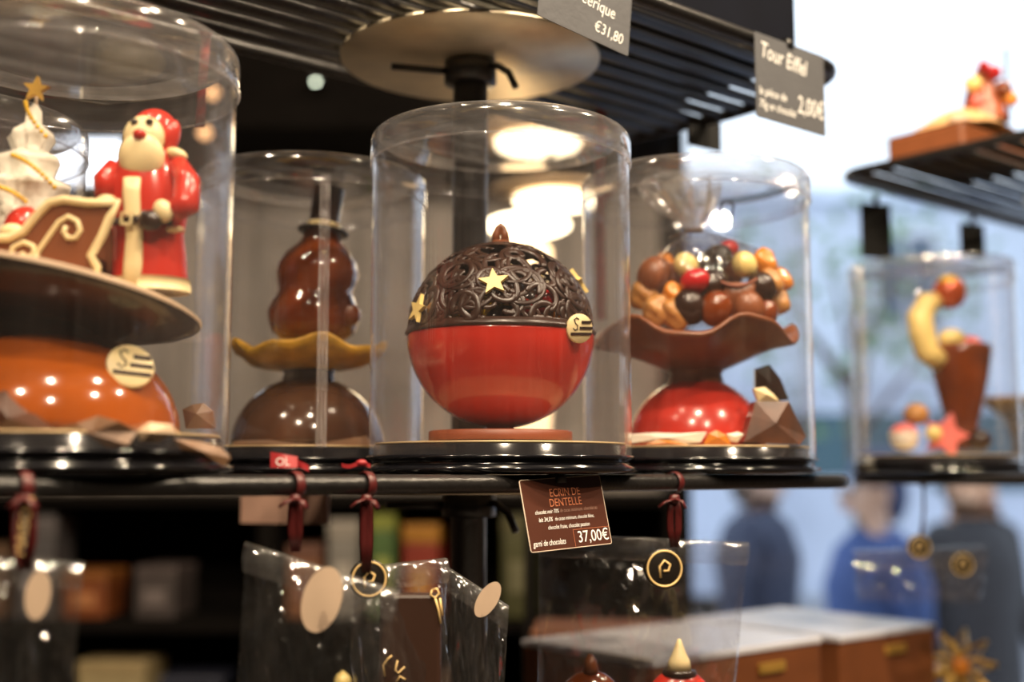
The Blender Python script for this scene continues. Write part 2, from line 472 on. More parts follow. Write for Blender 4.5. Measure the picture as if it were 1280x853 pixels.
def make_person(name, label, loc, rz, height, coat, skin, hair, legs, stride=.2):
    k = height / 1.75
    J = {'pel': (0, 0, .95), 'bel': (0, 0, 1.12), 'che': (0, -.01, 1.34), 'nec': (0, -.01, 1.49), 'hd0': (0, -.02, 1.58), 'hd1': (0, -.03, 1.68),
         'shL': (.18, 0, 1.42), 'elL': (.25, .03, 1.15), 'wrL': (.22, -.14, .95), 'haL': (.21, -.19, .88),
         'shR': (-.18, 0, 1.42), 'elR': (-.25, .06, 1.15), 'wrR': (-.24, .0, .92), 'haR': (-.24, -.03, .84),
         'hpL': (.10, 0, .90), 'knL': (.11, -.10 - stride * .3, .50), 'anL': (.11, -.05 - stride * .6, .08), 'toL': (.12, -.2 - stride * .6, .03),
         'hpR': (-.10, 0, .90), 'knR': (-.11, .02, .50), 'anR': (-.11, .12 + stride, .10), 'toR': (-.12, stride, .03)}
    RR = {'pel': .155, 'bel': .15, 'che': .17, 'nec': .06, 'hd0': .085, 'hd1': .09, 'shL': .075, 'elL': .056, 'wrL': .04, 'haL': .034, 'shR': .075, 'elR': .056, 'wrR': .04, 'haR': .034,
          'hpL': .10, 'knL': .07, 'anL': .05, 'toL': .04, 'hpR': .10, 'knR': .07, 'anR': .05, 'toR': .04}
    EG = [('pel', 'bel'), ('bel', 'che'), ('che', 'nec'), ('nec', 'hd0'), ('hd0', 'hd1'), ('che', 'shL'), ('shL', 'elL'), ('elL', 'wrL'), ('wrL', 'haL'), ('che', 'shR'), ('shR', 'elR'), ('elR', 'wrR'), ('wrR', 'haR'),
          ('pel', 'hpL'), ('hpL', 'knL'), ('knL', 'anL'), ('anL', 'toL'), ('pel', 'hpR'), ('hpR', 'knR'), ('knR', 'anR'), ('anR', 'toR')]
    ks = list(J)
    me = bpy.data.meshes.new('body'); me.from_pydata([Vector(J[q]) * k for q in ks], [(ks.index(a), ks.index(b)) for a, b in EG], [])
    tmp = bpy.data.objects.new('tmp', me); COL.objects.link(tmp)
    sk = tmp.modifiers.new('s', 'SKIN'); su = tmp.modifiers.new('u', 'SUBSURF'); su.levels = 2
    for i, q in enumerate(ks):
        sv = me.skin_vertices[0].data[i]; r_ = RR[q] * k; sv.radius = (r_, r_); sv.use_root = (q == 'pel')
    bpy.context.view_layer.update()
    bm_ = bpy.data.meshes.new_from_object(tmp.evaluated_get(bpy.context.evaluated_depsgraph_get()))
    bpy.data.objects.remove(tmp)
    ms = [mat(name + '_coat', coat, .8), mat(name + '_skin', skin, .5), mat(name + '_legs', legs, .8)]
    bm_.materials.clear()
    for m_ in ms: bm_.materials.append(m_)
    for p_ in bm_.polygons:
        c = p_.center / k; p_.use_smooth = True
        p_.material_index = 1 if (c.z > 1.49 or (abs(c.x) > .18 and c.z < .93 and c.z > .6)) else (2 if c.z < .80 else 0)
    t = thing(name, label, 'person', loc, (0, 0, rz))
    body = bpy.data.objects.new('body', bm_); COL.objects.link(body); body.parent = t
    c = MB(); c.lathe([(.20 * k, .62 * k), (.185 * k, .85 * k), (.175 * k, 1.1 * k), (.195 * k, 1.3 * k), (.15 * k, 1.44 * k), (.075 * k, 1.51 * k)], 24); c.build('coat', ms[0], t)
    h = MB(); h.ell((0, .02 * k, 1.69 * k), (.105 * k, .115 * k, .11 * k), half=True); h.ell((0, .05 * k, 1.64 * k), (.09 * k, .07 * k, .12 * k)); h.build('hair', mat(name + '_hair', hair, .6), t)
    n_ = MB(); n_.ell((0, -.125 * k, 1.62 * k), (.014 * k, .02 * k, .025 * k), 10, 8); n_.build('nose', ms[1], t)
    ey = mat(name + '_eye', (.03, .02, .02), .2)
    for s in (-1, 1):
        MB().ell((s * .035 * k, -.108 * k, 1.65 * k), .012 * k, 8, 6).build('eye', ey, t)
        MB().ell((s * .098 * k, -.01 * k, 1.63 * k), (.012 * k, .02 * k, .03 * k), 8, 6).build('ear', ms[1], t)
    MB().ell((0, -.113 * k, 1.575 * k), (.028 * k, .01 * k, .008 * k), 8, 6).build('mouth', mat(name + '_lip', (.4, .15, .13), .5), t)
    return t
make_person('person', 'passer-by in a dark navy coat outside, below the tip of the near shelf', (P(945, 592, 5.4).x, 5.4, -.01), R(70), 1.74, (.035, .045, .085), (.55, .36, .27), (.05, .035, .025), (.03, .035, .06))
make_person('person', 'passer-by in a bright blue coat walking outside the window', (P(1093, 592, 4.3).x, 4.3, -.01), R(-80), 1.70, (.04, .085, .26), (.55, .36, .27), (.03, .05, .14), (.05, .05, .08))
make_person('person', 'passer-by in a black coat with bare face outside, far right', (P(1212, 592, 5.0).x, 5.0, -.01), R(20), 1.72, (.03, .03, .035), (.62, .36, .22), (.10, .06, .03), (.05, .05, .06))

# ------------------------------------------------------------------ back of the shop: dark shelving with goods
sh = thing('shelving_unit', 'dark wooden shelving unit standing against the back wall', 'shelving', (-.85, 2.5, 0))
for x in (-1.18, -.4, .38, 1.16):
    MB().box((x, 0, .8), (.03, .36, 1.6)).build('upright', M['darkwood'], sh)
SHZ = [.9, 1.13, 1.36, 1.60]
for z in SHZ:
    MB().box((0, 0, z), (2.33, .36, .02)).build('shelf', M['darkwood'], sh)
MB().box((0, .175, .8), (2.36, .01, 1.6)).build('back_panel', M['darkwood'], sh)
MB().box((0, .175, 1.97), (2.36, .012, .72)).build('grey_panel', mat('grey_panel', (.30, .27, .25), .7, var=.35, scale=4, stretch=(6, 1, .6)), sh)
MB().box((0, -.01, 2.515), (2.36, .36, .37), bev=.004).build('upper_cabinet', M['darkwood'], sh)

def carton(name, label, cat, px, zs, wd, hh, colr, colr2, group=None, Y=2.42):
    x = (px - 640) / F * Y
    t = thing(name, label, cat, (x, Y, zs + .011), (0, 0, random.uniform(-.1, .1)), group)
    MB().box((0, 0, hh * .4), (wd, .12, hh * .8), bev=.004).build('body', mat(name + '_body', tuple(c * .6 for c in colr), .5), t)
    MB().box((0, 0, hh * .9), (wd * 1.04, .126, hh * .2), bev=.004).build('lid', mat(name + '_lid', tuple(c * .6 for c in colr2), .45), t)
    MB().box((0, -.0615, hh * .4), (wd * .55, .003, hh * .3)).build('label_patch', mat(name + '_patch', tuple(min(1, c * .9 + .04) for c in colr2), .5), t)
    return t
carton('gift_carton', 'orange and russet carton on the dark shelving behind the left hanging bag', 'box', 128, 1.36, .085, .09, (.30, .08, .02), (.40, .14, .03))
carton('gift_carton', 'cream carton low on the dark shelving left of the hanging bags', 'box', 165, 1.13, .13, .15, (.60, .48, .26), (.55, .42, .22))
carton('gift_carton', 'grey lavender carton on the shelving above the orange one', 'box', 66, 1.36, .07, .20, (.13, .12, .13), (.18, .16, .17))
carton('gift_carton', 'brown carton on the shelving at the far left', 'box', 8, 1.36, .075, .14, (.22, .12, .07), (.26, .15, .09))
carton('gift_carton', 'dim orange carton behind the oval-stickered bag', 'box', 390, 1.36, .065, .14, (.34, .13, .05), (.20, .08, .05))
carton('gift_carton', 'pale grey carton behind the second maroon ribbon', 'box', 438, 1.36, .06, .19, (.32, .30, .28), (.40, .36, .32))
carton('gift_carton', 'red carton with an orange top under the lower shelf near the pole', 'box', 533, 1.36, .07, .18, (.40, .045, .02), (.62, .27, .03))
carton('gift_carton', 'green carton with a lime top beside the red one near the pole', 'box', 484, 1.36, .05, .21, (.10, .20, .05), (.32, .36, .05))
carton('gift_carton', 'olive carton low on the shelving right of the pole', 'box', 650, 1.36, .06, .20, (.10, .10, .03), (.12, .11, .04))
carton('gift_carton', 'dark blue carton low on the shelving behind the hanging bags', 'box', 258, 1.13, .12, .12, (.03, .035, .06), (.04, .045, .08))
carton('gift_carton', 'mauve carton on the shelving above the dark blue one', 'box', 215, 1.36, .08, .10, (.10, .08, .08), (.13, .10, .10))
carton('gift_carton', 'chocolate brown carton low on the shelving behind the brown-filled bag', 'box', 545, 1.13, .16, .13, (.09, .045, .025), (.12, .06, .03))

# tiered lamp behind the middle jar
lp = thing('pendant_lamp', 'tiered pendant lamp with glowing discs behind the middle jar', 'lamp', P(684, 300, 1.9))
g = Rig(lp, 1.9)
for (px, py, rp) in [(672, 176, 54), (694, 248, 52)]:
    c = g(px, py); r_ = rp * g.k
    q = MB().lathe([(0, .002), (r_ * .8, .002), (r_, -.002), (r_ * .95, -.010), (r_ * .6, -.016), (0, -.018)], 32, c)
    dd = q.build('glowing_disc', M['glow'], lp)
    MB().lathe([(0, .03), (.02, .03), (r_ * 1.6, .010), (r_ * 1.62, .006), (r_ * 1.58, .003), (0, .0025)], 40, c).build('shade', M['shadebeige'], dd)
top = CEIL - lp.location.z
MB().tube([g(687, 248), Vector((g(687, 248).x, g(687, 248).y, top))], .006, 8).build('cord', M['housing'], lp)

tl = thing('fill_lamp', 'added warm fill lamp, mushroom shaped, behind the chocolate ball', 'lamp', (P(660, 300, 1.5).x, 1.5, E - .32))  # added lamp that brightens the round support plate and backlights the jars
zt_ = P(660, 282, 1.5).z - (E - .32)
MB().lathe([(0, 0), (.045, 0), (.045, .006), (.006, .012), (.005, .36), (0, .36)], 28).build('stand', M['darkwood'], tl)
MB().lathe([(.004, .345), (.026, .35), (.030, .40), (.034, zt_ - .10), (.030, zt_ - .03), (.010, zt_ - .014), (0, zt_ - .014)], 32).build('fill_body', mat('fill_glow', (.9, .7, .45), .4, emit=(1.0, .66, .34), estr=1.6), tl)  # glowing body hidden by the ball, added to reflect in the plate
MB().ell((0, 0, zt_), (.054, .054, .014), 36, 14).build('lit_cap', M['glow'], tl)
lb_ = thing('reflection_glow_box', 'small cool white glow box added for a window reflection behind the figurine', 'lamp', (P(112, 200, 2.40).x, 2.40, 2.2295))  # added glow standing in for the window mirrored in the jar behind
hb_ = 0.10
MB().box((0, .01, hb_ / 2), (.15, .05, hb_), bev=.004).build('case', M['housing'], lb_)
MB().box((0, -.0165, hb_ / 2), (.142, .004, hb_ - .008), bev=.001).build('reflection_glow', mat('cool_panel', (.9, .95, 1), .5, emit=(.85, .92, 1.0), estr=2.6), lb_)
for (px, py, lb) in [(266, 116, 'upper of two small amber bulbs behind the rim of the nearest jar'), (256, 166, 'lower of two small amber bulbs behind the rim of the nearest jar')]:
    t = thing('amber_bulb', lb, 'lamp', P(px, py, 2.2), group='amber bulbs')
    MB().ell((0, 0, 0), .011, 16, 10).build('bulb', mat('amber_bulb', (1, .6, .3), .4, emit=(1.0, .50, .22), estr=2.2), t)
    MB().lathe([(.006, .009), (.006, .022), (.0, .022)], 12).build('socket', M['housing'], t)
    MB().tube([(0, 0, .02), (0, 0, CEIL - t.location.z)], .0015, 6).build('wire', M['housing'], t)
# ceiling spots
for i, (sx, sy, sp) in enumerate(SPOTS):
    lab = ['leftmost ceiling spot behind the viewer', 'second ceiling spot from the left behind the viewer', 'middle ceiling spot behind the viewer', 'fourth ceiling spot behind the viewer', 'right ceiling spot above the counter end', 'ceiling spot above the leftmost jar', 'ceiling spot above the right jar', 'ceiling spot above the middle jar', 'ceiling spot nearest the shop window'][i]
    t = thing('ceiling_spot', 'black ' + lab, 'lamp', (sx, sy, CEIL), group='ceiling spots')
    MB().lathe([(0, 0), (.045, 0), (.045, -.012), (0, -.012)], 24).build('mount', M['housing'], t)
    MB().lathe([(.012, -.01), (.036, -.03), (.036, -.10), (.033, -.10), (.033, -.09), (.012, -.05)], 24).build('housing', M['housing'], t)
ls = thing('wall_spot', 'tiny lit spot lamp high on the dark shelving, left of the round plate', 'lamp', P(395, 100, 2.25))
MB().lathe([(0, .02), (.012, .02), (.014, -.004), (.010, -.004), (0, .0)], 16).build('housing', M['housing'], ls)
MB().ell((0, -.004, -.004), .005, 14, 8).build('bulb', mat('cool_bulb', (1, 1, .9), .4, emit=(.9, 1.0, .75), estr=6), ls)

# counter
ct = thing('display_counter', 'dark counter carrying the racks and gift boxes', 'counter', (.1, 1.15, 0))
MB().box((0, 0, E - .345), (2.6, 1.1, .05), bev=.006).build('worktop', M['counter'], ct)
MB().box((0, .03, (E - .37) / 2), (2.5, .95, E - .37)).build('body', M['darkwood'], ct)

# ------------------------------------------------------------------ racks
def rounded_outline(s0, s1, w0, w1, r0, r1, bow=0.0):
    pts = []
    def arc(cs, cw, r, a0, a1):
        for i in range(9):
            a = a0 + (a1 - a0) * i / 8
            pts.append((cs + r * math.cos(a), cw + r * math.sin(a)))
    arc(s1 - r1, w0 + r1, r1, -PI / 2, 0)
    for i in range(1, 8): pts.append((s1 + bow * math.sin(PI * i / 8), w0 + r1 + (w1 - w0 - 2 * r1) * i / 8))
    arc(s1 - r1, w1 - r1, r1, 0, PI / 2)
    arc(s0 + r0, w1 - r0, r0, PI / 2, PI)
    arc(s0 + r0, w0 + r0, r0, PI, 1.5 * PI)
    return pts

def s_range(pts, w_):
    xs = []
    for i in range(len(pts)):
        a = pts[i]; b = pts[(i + 1) % len(pts)]
        if (a[1] - w_) * (b[1] - w_) < 0:
            xs.append(a[0] + (b[0] - a[0]) * (w_ - a[1]) / (b[1] - a[1]))
    return min(xs), max(xs)

def make_rack(label, s0, s1, w0, w1, r0, r1, pole_s, pole_w, heights, bow, nslat=13):
    base = SW(pole_s, pole_w, -.32)
    t = thing('display_rack', label, 'rack', base, (0, 0, YAW))
    top = E + .75 - base.z
    MB().tube([(0, 0, .012), (0, 0, top)], .0125, 20).build('pole', M['black_metal'], t)
    MB().lathe([(0, 0), (.11, 0), (.11, .006), (.02, .010), (.016, .02), (0, .02)], 40).build('foot', M['black_metal'], t)
    for h in heights:
        if isinstance(h, tuple): h, w1 = h
        nslat = int(round((w1 - w0) / .0232)) - 1
        ol = rounded_outline(s0 - pole_s, s1 - pole_s, w0 - pole_w, w1 - pole_w, r0, r1, bow)
        z = E + h - base.z
        rim = MB().tube([(a, b, z) for a, b in ol], .005, 12, closed=True).build('shelf_rim', M['black_metal'], t)
        for i in range(nslat):
            ww = w0 - pole_w + (w1 - w0) * (i + 1) / (nslat + 1)
            a, b = s_range(ol, ww)
            MB().tube([(a, ww, z), (b, ww, z)], [(.0080, .0030)] * 2, 10).build('slat', M['black_metal'], rim)
        pl = MB().lathe([(.0125, z - .0075), (.094, z - .0075), (.094, z - .0045), (.0125, z - .0045)], 56).build('support_plate', M['plate_metal'], t)
        MB().lathe([(.0125, z - .008), (.019, z - .009), (.019, z - .024), (.0125, z - .025)], 24).build('clamp_collar', M['black_metal'], t)
        for k, aa in enumerate((R(195), R(-35), R(100))):
            d = Vector((math.cos(aa - YAW), math.sin(aa - YAW), 0))
            if k == 1:
                pts = [d * .012 + Vector((0, 0, z - .014)), d * .024 + Vector((0, 0, z - .015)), d * .034 + Vector((0, 0, z - .022)), d * .040 + Vector((0, 0, z - .034))]
            else:
                pts = [d * .012 + Vector((0, 0, z - .016)), d * .03 + Vector((0, 0, z - .016)), d * .058 + Vector((0, 0, z - .016 - .002 * k))]
            MB().tube(pts, .0026, 8).build('clamp_arm', M['black_metal'], t)
    return t
make_rack('near black slatted display rack on a round pole behind the middle jar', -.62, .352, 0, .325, .04, .035, .100, .149, [-.0058, (.3055, .247)], .012)
make_rack('far black slatted display rack at the right edge beside the window', .645, 1.15, -.13, .215, .03, .03, .93, .05, [-.0058, .314], 0)

# ------------------------------------------------------------------ jars
JR, JH = .0815, .214
def make_jar(label, loc, strip=False, first=[None]):
    grp = 'clear display jars'
    if first[0]:
        t = dup(first[0], loc, label=label)
    else:
        t = thing('display_jar', label, 'jar', loc, group=grp); first[0] = t
        MB().lathe([(0, 0), (.078, 0), (.0845, .0018), (.0848, .004), (.0805, .0055), (.0805, .0085), (.0832, .0092), (.0832, .0108), (.0785, .0118), (.0785, .0172), (.0765, .0178), (0, .0178)], 72).build('base_tray', M['tray'], t)
        MB().lathe([(0, .0178), (.0775, .0178), (.0775, .0190), (0, .0190)], 72).build('cake_board', M['board'], t)
        MB().lathe([(JR, .0112), (JR, .09), (JR, .200)], 96).build('tube', M['acetate'], t)
        MB().lathe([(JR + .0008, .1945), (JR + .0013, .1955), (JR + .0013, .2085), (JR + .0006, .2115), (JR - .0012, .2138), (JR - .0035, .2140), (JR - .0050, .2125), (JR - .0060, .2105), (.045, .2100), (0, .2098)], 96).build('lid', M['lid'], t)
        MB().tube([(JR * math.cos(a) * 1.013, JR * math.sin(a) * 1.013, .1945) for a in [2 * PI * i / 96 for i in range(96)]], .0007, 6, closed=True).build('lid_edge', M['lid'], t)
    if strip:
        q = MB(); a0 = math.atan2(-.0785, .0217)
        for i in range(118):
            z = .018 + i * .00153
            for da in (-.030, 0.0, .030):
                a = a0 + da
                q.ell((JR * 1.005 * math.cos(a), JR * 1.005 * math.sin(a), z), (.0013, .0008, .0006), 6, 4)
        tag(q.build('tear_strip', M['strip'], t), 'pale ribbed tear strip')
    return t
ZB = -.0006
JC = Vector((P(625.5, 592, .75).x, .75, E + ZB))
JL = Vector((-.2215, .585, E + ZB))
JS = Vector((-.1455, .858, E + ZB))
JRt = Vector((.1335, .862, E + ZB))
JF = Vector((.432, 1.225, E + ZB))
JB = Vector((-.346, .715, E + ZB))
make_jar('clear jar in the middle holding the red and dark chocolate ball', JC)
make_jar('nearest clear jar at left holding the sleigh and bearded figurine', JL)
make_jar('clear jar behind at left holding the top-hatted chocolate figure', JS, strip=True)
make_jar('clear jar right of the middle holding the cellophane bundle', JRt)
make_jar('blurred clear jar on the far rack by the window', JF)
make_jar('clear jar half out of frame behind the white tree at left', JB)

# ------------------------------------------------------------------ the lace ball
BC = .0864
ball = thing('chocolate_bauble', 'chocolate ball with red bowl, dark lace dome and pale stars', 'chocolate', (JC.x, JC.y, E))
BR = .0588
cz = BC
MB().lathe([(.0, .0200), (.0445, .0200), (.0448, .0205), (.0448, .0255), (.0435, .0262), (0, .0262)], 48).build('plinth', M['plinth'], ball)
q = MB()
pr = [(BR * math.sin(t), cz - BR * math.cos(t)) for t in [R(a) for a in range(8, 91, 4)] + [R(90)]]
pr = [(0, .0262), (.010, .0264)] + [p_ for p_ in pr if p_[1] > .0268]
ro = pr + [(BR - .003, cz), (BR - .0035, cz - .004)] + [((BR - .004) * math.cos(t), cz - (BR - .004) * math.sin(t)) for t in [R(a) for a in (12, 30, 50, 70, 85)]] + [(0, cz - BR + .004)]
q.lathe(ro, 72); q.build('bowl', M['red'], ball)
q = MB()
q.lathe([(BR - .0008, cz - .0004), (BR + .0008, cz - .0002), (BR + .0014, cz + .0008), (BR + .0005, cz + .0018), (BR - .0002, cz + .0045), (BR - .002, cz + .004), (BR - .003, cz)], 72)
q.build('seam_ring', M['lace'], ball)
rnd = random.Random(11)
q = MB()
def onball(th, ph, r_=BR):
    return Vector((r_ * math.sin(th) * math.cos(ph), r_ * math.sin(th) * math.sin(ph), cz + r_ * math.cos(th)))
for k in range(250):
    th = math.acos(rnd.uniform(.04, .99)); ph = rnd.uniform(0, 2 * PI)
    n_ = onball(th, ph, 1) - Vector((0, 0, cz))
    e1 = n_.cross(Vector((0, 0, 1))).normalized(); e2 = n_.cross(e1)
    r_ = rnd.uniform(.004, .0150) if th > .55 else rnd.uniform(.004, .009)
    a0 = rnd.uniform(0, 6.28); sp = rnd.uniform(3.2, 6.6); N = 20
    el = rnd.uniform(.55, 1.0); ew = rnd.uniform(0, PI); cw = rnd.choice((0, 0, .4))
    pts = []
    wr = rnd.uniform(.0010, .0019); lift = rnd.uniform(-.0008, .0004)
    for i in range(N + 1):
        a = a0 + sp * i / N; rr = r_ * (1 - cw * i / N)
        x = rr * math.cos(a); y = rr * el * math.sin(a)
        x, y = x * math.cos(ew) - y * math.sin(ew), x * math.sin(ew) + y * math.cos(ew)
        d = (n_ * BR + e1 * x + e2 * y).normalized()
        if d.z < .05: d.z = .05 + (.05 - d.z) * .15; d.normalize()
        pts.append(Vector((0, 0, cz)) + d * (BR - .0008 + lift))
    q.tube(pts, [(wr * .7, wr * .4)] + [(wr * 1.35, wr * .6)] * (N - 1) + [(wr * .7, wr * .4)], 8, flat=n_)
tag(q.build('lace_dome', M['lace'], ball), 'openwork dome of curled dark chocolate threads', kind='stuff')
q = MB(); q.lathe([(BR * math.sin(R(a)), cz + BR * math.cos(R(a)) + .0002) for a in (26, 20, 14, 8, 4, 0)], 40); q.lathe([((BR - .002) * math.sin(R(a)), cz + (BR - .002) * math.cos(R(a))) for a in (26, 14, 0)], 40); q.build('crown_cap', M['lace'], ball)
zt = cz + BR
q = MB(); q.lathe([(.0075, -.0015), (.0062, .0005), (.0052, .0015), (0, .002)], 24, (0, 0, zt)); q.tube([(-.0030, 0, zt), (-.0026, 0, zt + .006), (-.0014, 0, zt + .0098), (.0, 0, zt + .0112), (.0014, 0, zt + .0098), (.0026, 0, zt + .006), (.0030, 0, zt)], [.0030, .0027, .0022, .0021, .0022, .0027, .0030], 10)
q.build('hanging_loop', M['milk'], ball)

def star_poly(R1, R2, rot=0):
    return [((R1 if i % 2 == 0 else R2) * math.sin(rot + i * PI / 5), (R1 if i % 2 == 0 else R2) * math.cos(rot + i * PI / 5)) for i in range(10)]
def surf_mat(p, n, up=Vector((0, 0, 1)), roll=0.):
    n = n.normalized(); x = up.cross(n).normalized(); y = n.cross(x)
    m_ = Matrix(((x.x, y.x, n.x, p.x), (x.y, y.y, n.y, p.y), (x.z, y.z, n.z, p.z), (0, 0, 0, 1)))
    return m_ @ Matrix.Rotation(roll, 4, 'Z')
def ball_hit(px, py, r_=BR):
    o = Vector((0, 0, E)); d = (P(px, py, .7) - o).normalized(); c = Vector((JC.x, JC.y, E + cz))
    b = d.dot(o - c); disc = b * b - ((o - c).length_squared - r_ * r_)
    tt = -b - math.sqrt(max(0, disc)); p = o + d * tt
    return p - Vector((JC.x, JC.y, E)), (p - c).normalized()
for (px, py, rl, dn) in [(617.5, 354, .12, None), (524.5, 387, -.25, None)]:
    p, n = ball_hit(px, py, BR + .0006)
    MB().prism(star_poly(.0094, .0040), .0024, surf_mat(p, n, roll=rl)).build('star', M['yellow'], ball)
n = Vector((.80, .05, .56)).normalized()
MB().prism(star_poly(.0094, .0040), .0024, surf_mat(Vector((0, 0, cz)) + n * (BR + .0006), n, roll=.3)).build('star', M['yellow'], ball)

def medallion(parent, Mx, r_):
    q = MB(); q.M = Mx
    q.lathe([(0, 0), (r_, 0), (r_, .0016), (r_ * .95, .0021), (0, .0021)], 32)
    md = q.build('medallion', M['cream'], parent)
    q = MB()
    for y in (.42, .02, -.38):
        x1 = math.sqrt(max(.01, 1 - (y) ** 2)) * .93
        q.prism([(r_ * .10 if y > .3 else -r_ * (.05 if y > -.1 else .75), r_ * (y - .09)), (r_ * x1, r_ * (y - .09)), (r_ * x1, r_ * (y + .10)), (r_ * .10 if y > .3 else -r_ * (.05 if y > -.1 else .75), r_ * (y + .10))], .0007, Mx @ Matrix.Translation((0, 0, .0019)))
    q.build('stripe', M['dark'], md)
    q = MB(); q.M = Mx @ Matrix.Translation((0, 0, .0021))
    pts = [(-.10, .62), (-.28, .72), (-.46, .58), (-.38, .36), (-.20, .18), (-.22, -.06), (-.42, -.12), (-.55, .02)]
    q.tube([(x * r_, y * r_, 0) for x, y in pts], .05 * r_, 6)
    q.build('initial', M['dark'], md)
p, n = ball_hit(721, 411, BR + .0012)
n2 = (n + Vector((-.25, -.35, -.1))).normalized()
medallion(ball, surf_mat(p + n * .0012, n2, roll=.05), .0088)

# sweets inside the ball
rnd = random.Random(5)
sw = [('cherry_candy', 'cherry', (681, 378), 'red glossy candy showing through the lace at right', .0085), ('yellow_candy', 'paleyellow', (637, 372), 'yellow candy showing through the lace below the front star', .006),
      ('orange_candy', 'orange', (566, 382), 'orange candy showing through the lace at left', .0085), ('amber_candy', 'gold', (602, 386), 'amber candy showing through the lace, low in the middle', .008),
      ('nut_candy', 'nut', (572, 404), 'golden nut showing through the lace just above the seam', .006), ('pale_candy', 'paleyellow', (668, 350), 'pale almond showing through the lace right of the front star', .006),
      ('red_candy', 'cherry', (655, 385), 'dark red candy showing through the lace under the front star', .007), ('nut_candy', 'nut', (540, 392), 'brown nut showing through the lace by the left star', .007), ('nut_candy', 'orange', (700, 392), 'copper candy showing through the lace by the medallion', .007)]
for (nm, m_, (px, py), lb, r_) in sw:
    p, n = ball_hit(px, py, BR - .0045 - r_)
    t = MB(); t.ell((0, 0, 0), (r_, r_ * .85, r_ * .9), 16, 10, Euler((rnd.uniform(0, 3), rnd.uniform(0, 3), 0)))
    tag(t.build(nm, M[m_], loc=p + Vector((JC.x, JC.y, E))), lb, 'candy', 'sweets inside the lace ball')
q = thing('sweet_filling', 'dark heap of chocolates filling the red bowl', 'candy', (JC.x, JC.y, E + cz - .004))
q2 = MB()
for k in range(150):
    a = rnd.uniform(0, 2 * PI); rr = .043 * math.sqrt(rnd.random())
    hz_ = math.sqrt(max(0, .044 ** 2 - rr * rr)) * rnd.uniform(.0, 1.0)
    q2.ell((rr * math.cos(a), rr * math.sin(a), hz_), rnd.uniform(.006, .009), 10, 7)
tag(q2.build('chocolates', M['dark'], q), None, kind='stuff')

# ------------------------------------------------------------------ left jar: stand, sleigh, tree, figurine
st = thing('chocolate_stand', 'orange brown chocolate dome carrying a dark tilted plate in the nearest jar', 'chocolate', (JL.x - .006, JL.y, E + .019))
g = Rig(st, JL.y)
MB().ell((0, 0, 0), (.0640, .0640, .0525), 48, 16, half=True).build('dome', M['amber'], st)
MB().lathe([(.030, .034), (.026, .046), (.030, .056), (0, .056)], 32).build('neck', M['dark'], st)
PZ = .0655
prt = Euler((R(-7), R(9), 0))
PM = Matrix.Translation((.002, 0, PZ)) @ prt.to_matrix().to_4x4()
q = MB(); q.M = PM
q.lathe([(0, -.016), (.026, -.015), (.050, -.009), (.064, -.004), (.0700, -.0002), (.0712, .0012)], 64); q.m = 1
q.lathe([(.0712, .0012), (.0716, .0030), (.0690, .0042), (.066, .0036), (0, .003)], 64)
q.build('plate', [M['platebrown'], M['rimtan']], st)
p = Vector((0, 0, E)); c0 = st.location
def ell_hit(px, py, root, rad):
    o = Vector((0, 0, E)) - Vector(root); d = (P(px, py, .7) - Vector((0, 0, E)))
    S_ = Vector((1 / rad[0], 1 / rad[1], 1 / rad[2])); o2 = o * S_; d2 = d * S_
    a = d2.dot(d2); b = d2.dot(o2); c = o2.dot(o2) - 1
    tt = (-b - math.sqrt(max(0, b * b - a * c))) / a; h = o + d * tt
    return h, (h * S_ * S_).normalized()
h, n = ell_hit(158, 464, st.location, (.0640, .0640, .0525))
medallion(st, surf_mat(h + n * .0026, (n * .75 + Vector((.1, -.7, .0))).normalized(), roll=-.08), .0110)

Pl = Vector(st.location) + Vector((.002, 0, PZ))
def on_plate(dx, dy):
    return Vector(st.location) + PM @ Vector((dx, dy, .0036))

# figurine
fo = on_plate(.046, -.015)
fig = thing('figurine', 'glossy red and cream chocolate figurine with long beard and round red nose', 'figurine', fo)
g = Rig(fig, fo.y); k = g.k
def L(px, py, dy=0.): return g(px, py, dy)
zb = L(185, 358).z
q = MB()
def section(list_, n=24):
    vs = []; fs = []
    for (px, py, wx, dyc, wy) in list_:
        c = L(px, py, dyc)
        for i in range(n):
            a = 2 * PI * i / n; vs.append(c + Vector((wx * k * math.cos(a), wy * k * math.sin(a), 0)))
    for r_ in range(len(list_) - 1):
        for i in range(n):
            j = (i + 1) % n; fs.append((r_ * n + i, r_ * n + j, (r_ + 1) * n + j, (r_ + 1) * n + i))
    fs.append(list(range(n))); fs.append([(len(list_) - 1) * n + i for i in reversed(range(n))])
    return vs, fs
q.add(*section([(186, 363, 49, 0, 40), (187, 352, 48, 0, 40), (187, 320, 46, 0, 38), (186, 294, 44, 0, 36), (184, 275, 50, 0, 38), (182, 245, 52, 0, 38), (182, 218, 46, 0, 34), (186, 196, 34, 0, 28), (190, 184, 20, 0, 20)]))
q.build('coat', M['red'], fig)
q = MB()
q.add(*section([(187, 366, 51, 0, 42), (187, 358, 51.5, 0, 42.5), (188, 350, 49, 0, 40.5)])); q.build('hem', M['cream'], fig)
q = MB()
def strip_pts(ps, w_, th=.0014):
    q.tube(ps, [(w_[i] * k, th) for i in range(len(ps))], 10, flat=(0, -1, 0))
strip_pts([L(164, 362, -.0150), L(166, 330, -.0148), L(168, 296, -.0140), L(166, 270, -.0146), L(164, 240, -.0146), L(165, 222, -.0140)], [12, 12, 11, 10, 11, 11])
q.build('front_trim', M['cream'], fig)
q = MB(); q.ell(L(177, 197, -.0095), (29 * k, 15 * k, 32 * k), rot=Euler((R(8), 0, 0))); q.ell(L(180, 172, -.0060), (26 * k, 20 * k, 28 * k)); q.build('face_and_beard', M['cream'], fig)
